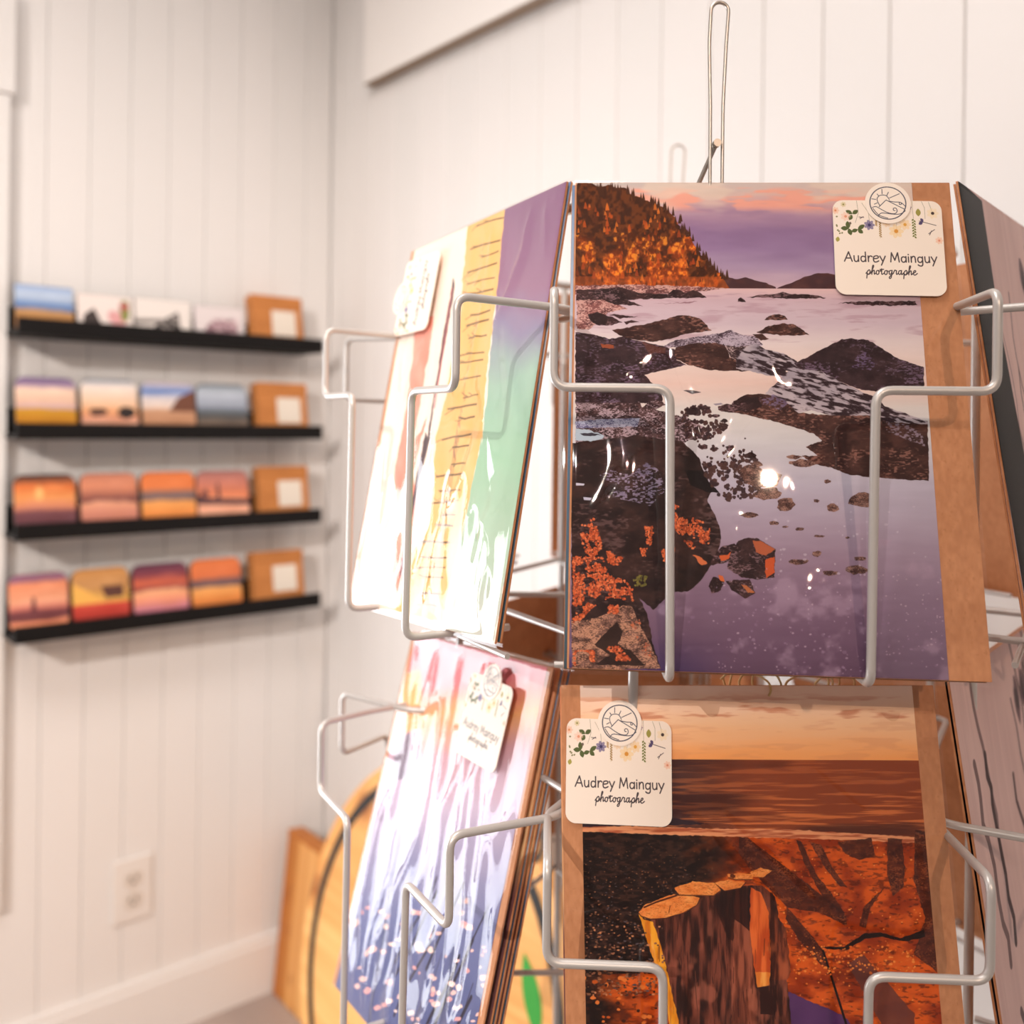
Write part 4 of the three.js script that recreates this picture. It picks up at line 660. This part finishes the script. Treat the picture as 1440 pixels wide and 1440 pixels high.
  p.poly(r5([505, 640, 548, 585, 640, 545, 760, 505, 790, 515, 900, 515, 955, 530, 930, 585, 830, 642, 700, 680, 590, 686, 522, 664]), cut, R); p.line(r5([545, 600, 640, 560, 780, 515]), 2, [80, 36, 20]); p.line(r5([735, 590, 725, 640]), 1, [120, 60, 30]);
  p.poly(r5([770, 455, 900, 414, 1060, 425, 1105, 480, 1050, 518, 940, 515, 800, 512, 772, 480]), cut, R); p.poly(r5([1060, 424, 1160, 400, 1285, 422, 1250, 462, 1130, 484, 1100, 460]), cut, R); p.poly(r5([1150, 366, 1230, 352, 1345, 360, 1330, 402, 1210, 402, 1160, 388]), cut, R); p.blob(...r5([1190, 376])[0], 4, 3, [96, 46, 26]); p.poly(r6([78, 322, 150, 294, 226, 315, 165, 362, 92, 352]), cut, R);
  for (const q of [[505, 640, 522, 664, 590, 686, 700, 680, 830, 642, 930, 585, 955, 530], [772, 480, 800, 512, 940, 515, 1050, 518, 1105, 480], [1100, 460, 1130, 484, 1250, 462, 1285, 422], [1160, 388, 1210, 402, 1330, 402]]) p.line(r5(q), 1.3, [70, 32, 20], { opacity: 0.8 });
  for (let i = 0; i < 130; i++) { const x = rnd(925, 1110), y = rnd(1300, 1500); p.line([[x, y], [x + rnd(-1.5, 2.5), y + rnd(8, 26)]], rnd(0.5, 1.3), [[34, 14, 12], [150, 84, 62], [60, 28, 22]][i % 3], { opacity: 0.6 }); }
  specks(p, 120, [820, 1300, 935, 1400], 1.8, [[150, 96, 70], [196, 128, 86], [92, 60, 52]]);
  return p;
}

function paintWillows() {      // a winter marsh printed sideways: violet sky band, yellow reeds with bare twigs, red bank
  const p = new Picture(700, 900, [[581, 353], [795, 255], [698, 905], [488, 845]], [248, 226, 210]);
  const a = zoomed(440, 240, 3.79), b = zoomed(440, 580, 3.79);
  p.poly([...a([820, 280, 1030, 180, 1000, 420, 960, 760, 920, 1080, 900, 1440]), ...b([900, 100, 820, 500, 740, 850, 690, 1120, 420, 1050, 480, 900, 600, 550, 650, 100]), ...a([700, 1200, 780, 700])], (x, y) => mix([230, 172, 94], [236, 190, 130], fbm(x * 0.05, y * 0.02, 3)), { rough: 2, size: 10 });
  p.poly([...a([1015, 195, 1360, 40, 1220, 1000, 1160, 1440]), ...b([1160, 100, 960, 1300, 680, 1160, 740, 850, 820, 500, 900, 100]), ...a([900, 1440, 940, 1000, 975, 640])], (x, y) => { const n = fbm(x * 0.02, y * 0.015, 4); let c = ramp([[255, [128, 92, 122]], [400, [146, 108, 134]], [450, [138, 128, 156]], [520, [150, 182, 164]], [640, [150, 190, 160]], [760, [168, 194, 170]], [880, [190, 190, 180]]], y + (n - 0.5) * 60); return c; }, { rough: 2, size: 14 });
  p.poly([...a([540, 780, 640, 760, 600, 1000, 520, 1440]), ...b([600, 0, 520, 300, 560, 500, 520, 700, 430, 1000, 360, 1000, 440, 600, 420, 300, 480, 0]), ...a([460, 1440, 520, 1000])], (x, y) => mix([236, 120, 100], [244, 170, 150], fbm(x * 0.05, y * 0.02, 3)), { rough: 2, size: 12 });
  p.poly([...a([742, 560, 750, 600, 700, 900, 640, 1200, 610, 1440]), ...b([620, 100, 560, 330, 450, 880, 445, 850, 545, 300, 590, 80]), ...a([600, 1400, 660, 1040, 690, 840])], [72, 52, 56], { rough: 1, size: 8 });
  p.line(a([735, 620, 640, 1240]), 2.4, [226, 90, 96], { opacity: 0.6 });
  p.all((x, y) => [255, 240, 228, 0.05]);
  for (let i = 0; i < 30; i++) {      // twigs
    const t = (i + rnd(-0.3, 0.3)) / 29, y = 292 + t * 560, x = 708 - t * 80 - (t > 0.5 ? (t - 0.5) * 30 : 0), len = rnd(20, 46), d = 0.36 - t * 0.42 + rnd(-0.08, 0.08), e = (k, o) => [x - len * k, y + len * k * d + o];
    p.line([e(0, 0), e(0.3, rnd(-1, 1)), e(0.6, rnd(-1.5, 1.5)), e(1, rnd(-2, 2))], rnd(0.8, 1.4), [84, 66, 48], { opacity: 0.8 });
    for (let q = 0; q < 4; q++) if (rnd() < 0.5) { const k = rnd(0.35, 0.95), s = rnd() < 0.5 ? -1 : 1, l = rnd(0.15, 0.4); p.line([e(k, 0), e(k + l * 0.5, s * rnd(1, 3)), e(k + l, s * rnd(2, 7))], rnd(0.4, 0.8), [104, 84, 64], { opacity: 0.7 }); }
  }
  for (let i = 0; i < 40; i++) { const t = rnd(0, 1), x = 676 - t * 70, y = 400 + t * 400; p.line([[x, y], [x + rnd(-3, 3), y + rnd(6, 16)]], 1, [170, 110, 96], { opacity: 0.5 }); }
  return p;
}
function paintBlossom() {      // pink and orange sunset sky above blue dusk with blossoming branches
  const p = new Picture(640, 830, [[581, 889], [778, 940], [649, 1596], [468, 1382]]), z = zoomed(380, 920, 2.77);
  p.all((x, y) => { const n = fbm(x * 0.02, y * 0.015, 4); return ramp([[880, [222, 150, 160]], [960, [226, 128, 134]], [1010, [240, 176, 120]], [1060, [206, 160, 170]], [1130, [196, 176, 196]], [1230, [150, 142, 172]], [1320, [104, 108, 150]], [1450, [86, 92, 136]], [1600, [70, 72, 110]]], y + (n - 0.5) * 60 + (x < 590 ? 30 : 0)); });
  p.poly(z([500, 80, 570, 60, 590, 280, 500, 310]), [244, 180, 110], { rough: 4, size: 20, opacity: 0.8 }); p.poly(z([480, 330, 540, 300, 540, 480, 470, 480]), [120, 110, 126], { rough: 4, size: 20, opacity: 0.8 });
  for (let i = 0; i < 10; i++) { const x = rnd(480, 640), y = rnd(1290, 1480); p.line([[x, y + 60], [x + 18, y + 20], [x + 44, y - 30], [x + 56, y - 60]], rnd(1.5, 4), [44, 34, 52], { rough: 3 }); }
  specks(p, 150, [480, 1270, 690, 1560], 5, [[236, 190, 182], [222, 160, 160], [246, 212, 200]], { rough: 2, size: 6 });
  return p;
}
function paintDriftwood(k) {      // weathered pale wood with dark cracks
  const p = new Picture(512, 660, unit);
  p.all((x, y) => { const n = fbm(x * 7 + k * 5, y * 1.6, 4), m = fbm(x * 40 + n * 5, y * 3 + k, 3); return mix([196, 164, 162], [236, 206, 200], n * 0.6 + m * 0.4); });
  for (let i = 0; i < 16; i++) { let x = rnd(0.05, 1), y = rnd(-0.1, 0.8); const q = [[x, y]]; for (let j = 0; j < 9; j++) q.push([x += rnd(-0.02, 0.028), y += rnd(0.03, 0.07)]); p.line(q, rnd(1, 5), [56, 36, 40], { opacity: rnd(0.5, 0.95) }); }
  for (let i = 0; i < 5; i++) { const x = rnd(0.15, 0.9), y = rnd(0.1, 0.95); p.blob(x, y, 0.035, 0.055, [104, 76, 82], { rough: 0.01, size: 0.04 }); p.blob(x, y, 0.018, 0.03, [60, 42, 48], {}); }
  if (k === 0) p.poly([[0, 0], [0.24, 0], [0.2, 0.3], [0.26, 0.6], [0.22, 1], [0, 1]], [16, 12, 14], { rough: 0.02, size: 0.1 });
  return p;
}
function paintPlain(k) { const p = new Picture(160, 208, unit); bands([[0, [[120, 150, 190], [226, 150, 110]][k]], [0.4, [[200, 210, 220], [240, 200, 150]][k]], [0.5, [[90, 120, 150], [120, 80, 80]][k]], [1, [[60, 80, 90], [90, 60, 60]][k]]])(p); return p; }
const photoMaterial = (p) => phys({ map: p.texture(), roughness: 0.5, specularIntensity: 0.15 });
const PHOTO = { shore: photoMaterial(paintShore()), stumps: photoMaterial(paintStumps()), willows: photoMaterial(paintWillows()), blossom: photoMaterial(paintBlossom()), wood: photoMaterial(paintDriftwood(0)), wood2: photoMaterial(paintDriftwood(1)), plain: photoMaterial(paintPlain(0)), plain2: photoMaterial(paintPlain(1)) };

// ================================================================ THE PRINTS: board, photograph, clear sleeve, name card
const BW = 0.216, BH = 0.279;
const boardShape = plate(BW, BH, 0.0012, 0.0005).translate(0, BH / 2, -0.0012);
{ const p = boardShape.attributes.position, uv = boardShape.attributes.uv; for (let i = 0; i < p.count; i++) uv.setXY(i, p.getX(i) * 4 + 0.5, p.getY(i) * 4); }
const cardShape = plate(0.061, 0.058, 0.0006, 0.006), stickerShape = new THREE.CylinderGeometry(0.0128, 0.0128, 0.0006, 40).rotateX(Math.PI / 2).rotateZ(0);
{ const p = stickerShape.attributes.position, uv = stickerShape.attributes.uv; for (let i = 0; i < p.count; i++) uv.setXY(i, p.getX(i) / 0.0256 + 0.5, p.getY(i) / 0.0256 + 0.5); }
// The clear bag's front sheet: hugs the board, closes round its edges, with folds of the given height (metres).
function sleeveShape(fold, fx, fy, lean, s, nx = 90, ny = 116, creases = []) {
  const m = 0.0022, w = BW + 2 * m, h = BH + 2 * m, pos = [], uv = [], idx = [];
  for (let j = 0; j <= ny; j++) for (let i = 0; i <= nx; i++) {
    const u = i / nx, v = j / ny, x = (u - 0.5) * w, y = v * h - m, ex = Math.min(u, 1 - u) * w, ey = Math.min(v, 1 - v) * h, edge = step(0, 0.004, Math.min(ex, ey)), inn = step(0.002, 0.03, Math.min(ex, ey));
    const q = x * lean + y, a = ridge(x * fx + q * fx * 0.2 + s, y * fy - x * fx * lean + s * 3, 2), n = fbm(x * fx * 0.5 + s * 2, y * fy * 0.6, 2);
    const z = 0.0007 * edge - 0.0007 * (1 - edge) + inn * fold * (Math.pow(clamp((a - 0.55) / 0.45), 2) * (0.4 + n) + 0.25 * n);
    let up = 0; for (const [ax, ay, bx, by, hh, ww] of creases) { const dx = bx - ax, dy = by - ay, l2 = dx * dx + dy * dy, t = ((x - ax) * dx + (y - ay) * dy) / l2, e = Math.abs((x - ax) * dy - (y - ay) * dx) / Math.sqrt(l2); if (t > 0 && t < 1) up = Math.max(up, hh * Math.sin(t * Math.PI) * clamp(1 - e / ww)); }
    pos.push(x, y, z + up); uv.push(u, v);
  }
  for (let j = 0; j < ny; j++) for (let i = 0; i < nx; i++) { const k = j * (nx + 1) + i; idx.push(k, k + 1, k + nx + 1, k + 1, k + nx + 2, k + nx + 1); }
  const g = new THREE.BufferGeometry(); g.setAttribute('position', new THREE.Float32BufferAttribute(pos, 3)); g.setAttribute('uv', new THREE.Float32BufferAttribute(uv, 2)); g.setIndex(idx); g.computeVertexNormals(); return g;
}
const SLEEVE = { calm: sleeveShape(0.0009, 24, 17, 0.5, 1, 130, 170), slack: sleeveShape(0.0011, 26, 8, 0.9, 5, 130, 170, [[-0.048, 0.228, 0.03, 0.15, 0.0016, 0.006], [-0.03, 0.228, 0.045, 0.155, 0.0014, 0.005], [-0.1, 0.17, -0.06, 0.14, 0.001, 0.003], [0.02, 0.25, 0.08, 0.2, 0.001, 0.004], [-0.055, 0.15, -0.045, 0.09, 0.001, 0.003]]), loose: sleeveShape(0.0026, 36, 12, 0.5, 9, 130, 170, [[0.02, 0.2, 0.085, 0.09, 0.0016, 0.009], [0.055, 0.21, 0.1, 0.11, 0.0018, 0.01], [0.03, 0.05, 0.06, 0.14, 0.002, 0.012], [-0.09, 0.15, -0.06, 0.02, 0.0016, 0.01], [-0.06, 0.18, -0.02, 0.1, 0.0014, 0.009], [0.07, 0.01, 0.09, 0.11, 0.002, 0.012], [0.04, 0.24, 0.07, 0.19, 0.001, 0.008], [0.075, 0.19, 0.085, 0.13, 0.0015, 0.009]]), crumpled: sleeveShape(0.0040, 38, 9, 0.4, 14, 120, 150), plain: sleeveShape(0.0006, 12, 8, 0.3, 22, 30, 40) };
// pose: bottom centre (right, up from the eye, ahead), yaw (turned to the left), lean back, roll in its plane
function pose(o, [X, Y, Z, yaw, tilt, ip]) {
  const u = V(Math.cos(yaw), 0, Math.sin(yaw)), v = V(Math.sin(yaw) * Math.sin(tilt), Math.cos(tilt), -Math.cos(yaw) * Math.sin(tilt)), c = Math.cos(ip), s = Math.sin(ip);
  const U = u.clone().multiplyScalar(c).addScaledVector(v, s), W = u.clone().multiplyScalar(-s).addScaledVector(v, c), N = U.clone().cross(W);
  o.matrixAutoUpdate = true; o.quaternion.setFromRotationMatrix(new THREE.Matrix4().makeBasis(U, W, N)); o.position.set(X, EYE + Y, -Z); o.userData.normal = undefined; delete o.userData.normal; return N;
}
function print(label, group, ps, { photo, x0 = 0, x1 = 1, sleeve = 'plain', card, behind = 0, shift = [0, 0], film = M.sleeve }) {
  const o = thing('photo_print', label, 'print', group);
  const N = pose(o, ps); o.position.addScaledVector(N, -behind * 0.0021); o.position.x += shift[0]; o.position.y += shift[1];
  part('backing_board', boardShape, M.kraft, o);
  const w = (x1 - x0) * BW - 0.0004;
  if (photo) part('photograph', plate(w, BH - 0.0006, 0.0002, 0.0004).translate(-BW / 2 + (x0 + x1) / 2 * BW, BH / 2, 0.0001), photo, o);
  part('clear_sleeve', SLEEVE[sleeve], film, o);
  if (card) {
    const c = part('name_card', cardShape, [cardMaterial, cardEdge], o, [card[0], card[1], card[3] ?? 0.0016]); c.rotation.z = card[2] ?? 0;
    const s = part('round_sticker', stickerShape, stickerMaterial, c, [0.0005, 0.0272, 0.0009]);
    c.userData.label = 'cream card with pressed flowers and the name in dark lettering'; s.userData.label = 'white round sticker with sun and mountain line drawing';
  }
  return o;
}
const G = 'sleeved photo prints in the wire rack';
const FU = [0.138, -0.1273, 0.4915, 0.0626, 0.2402, -0.0044], LU = [-0.0651, -0.1294, 0.6311, 1.0242, 0.2003, 0.0518], FL = [0.1429, -0.4239, 0.5015, 0.0695, 0.2124, 0.0295], LL = [-0.0814, -0.4371, 0.6667, 1.0474, 0.2792, 0.0829];
print('print of an orange forested cliff above a rocky violet shore', G, FU, { photo: PHOTO.shore, x0: 0.004, x1: 0.9015, sleeve: 'calm', card: [0.0706, 0.2375, -0.012] });
print('kraft backed print tucked just behind the rocky shore print', G, FU, { photo: PHOTO.plain, behind: 1, shift: [-0.0018, -0.0005] });
print('print of weathered tree stumps on an orange sunset beach', G, FL, { photo: PHOTO.stumps, x0: 0.0515, x1: 0.945, sleeve: 'slack', card: [-0.0752, 0.2305, -0.03] });
print('kraft backed print tucked just behind the tree stump print', G, FL, { photo: PHOTO.plain2, behind: 1, shift: [-0.0008, -0.001] });
print('print with violet band and yellow reeds with bare twigs in shiny sleeve', G, LU, { photo: PHOTO.willows, x0: 0.03, x1: 1, sleeve: 'loose', card: [-0.0735, 0.236, 1.55, 0.004] });
print('kraft backed print tucked just behind the yellow reeds print', G, LU, { photo: PHOTO.plain, behind: 1, shift: [0.001, 0.0008] });
print('print of pink dusk sky in a crumpled shiny sleeve, foremost of its pile', G, LL, { photo: PHOTO.blossom, x0: 0.03, x1: 0.97, sleeve: 'crumpled', card: [0.0445, 0.2325, -0.05, 0.0062] });
for (let k = 1; k <= 4; k++) print(['', 'first', 'second', 'third', 'rearmost'][k] + ' kraft backed print behind the pink dusk print in its pile', 'pile behind the pink dusk print', LL, { photo: k % 2 ? PHOTO.plain2 : PHOTO.plain, behind: k * 1.05 + 1.2, shift: [0.0006 * k, rnd(-0.001, 0.001)] });
// faces that show little: pose from the rack itself
const facePose = (k, tier, R, tilt, dy = 0, du = 0, yawOff = 0) => { const y = RACK_YAW + k * Math.PI / 3; return [RACK.x - Math.sin(y) * R + Math.cos(y) * du, (tier ? -0.4245 : -0.1275) + dy, -RACK.z - Math.cos(y) * R - Math.sin(y) * du, y + yawOff, tilt, 0]; };
const RU = facePose(5, 0, 0.257, 0.155, 0, 0, 0.15), RL = facePose(5, 1, 0.255, 0.16, 0, 0, 0.13);
print('print of pale driftwood with a black strip, foremost of its pile', G, RU, { photo: PHOTO.wood, sleeve: 'plain', film: M.dullSleeve });
print('print tucked just behind the driftwood print with the black strip', G, RU, { photo: PHOTO.wood2, behind: 1.1, shift: [0.001, -0.001] });
print('print of knotty pale driftwood, below the driftwood print with black strip', G, RL, { photo: PHOTO.wood2, sleeve: 'plain', film: M.dullSleeve });
print('second print tucked behind the knotty driftwood print', G, RL, { photo: PHOTO.wood, behind: 1.2 });
print('print seen from its brown kraft back, upper far side of rack', G, facePose(3, 0, 0.257, 0.235, -0.012, 0.004), { photo: PHOTO.plain });
print('print seen from its brown kraft back, lower far side of rack', G, facePose(3, 1, 0.257, 0.235, -0.01, 0.004), { photo: PHOTO.plain2 });
print('print seen from its kraft back beside the pink dusk pile', G, facePose(2, 1, 0.25, 0.235, -0.006, -0.024), { photo: PHOTO.plain2 });
print('print seen from its kraft back behind the upper driftwood pile', G, facePose(4, 0, 0.257, 0.235, -0.01), { photo: PHOTO.plain });
print('print seen from its kraft back behind the lower driftwood prints', G, facePose(4, 1, 0.257, 0.235, -0.01), { photo: PHOTO.plain2 });

// ---------------------------------------------------------------- a twist of raffia caught between the two front prints
{
  const o = thing('raffia_twist', 'tangle of golden raffia twine showing between the two front prints', 'raffia');
  o.position.set(0.165, EYE - 0.1685, -0.567);
  for (let k = 0; k < 7; k++) { const q = [], x = rnd(-0.03, 0.03), r = rnd(0.008, 0.018); for (let i = 0; i <= 14; i++) { const t = i / 14 * rnd(4.5, 5.5) + k; q.push([x + Math.cos(t) * r * 1.4 + i * 0.0008, 0.014 + Math.sin(t) * r, Math.sin(t * 1.3 + k) * 0.006 + k * 0.001 - 0.003]); } part('strand', wire(q, 0.0007, 0.003, false, 6), M.raffia, o); }
}

scene.traverse((o) => { if (o.isMesh) { o.castShadow = true; o.receiveShadow = true; } });
renderer.render(scene, camera);
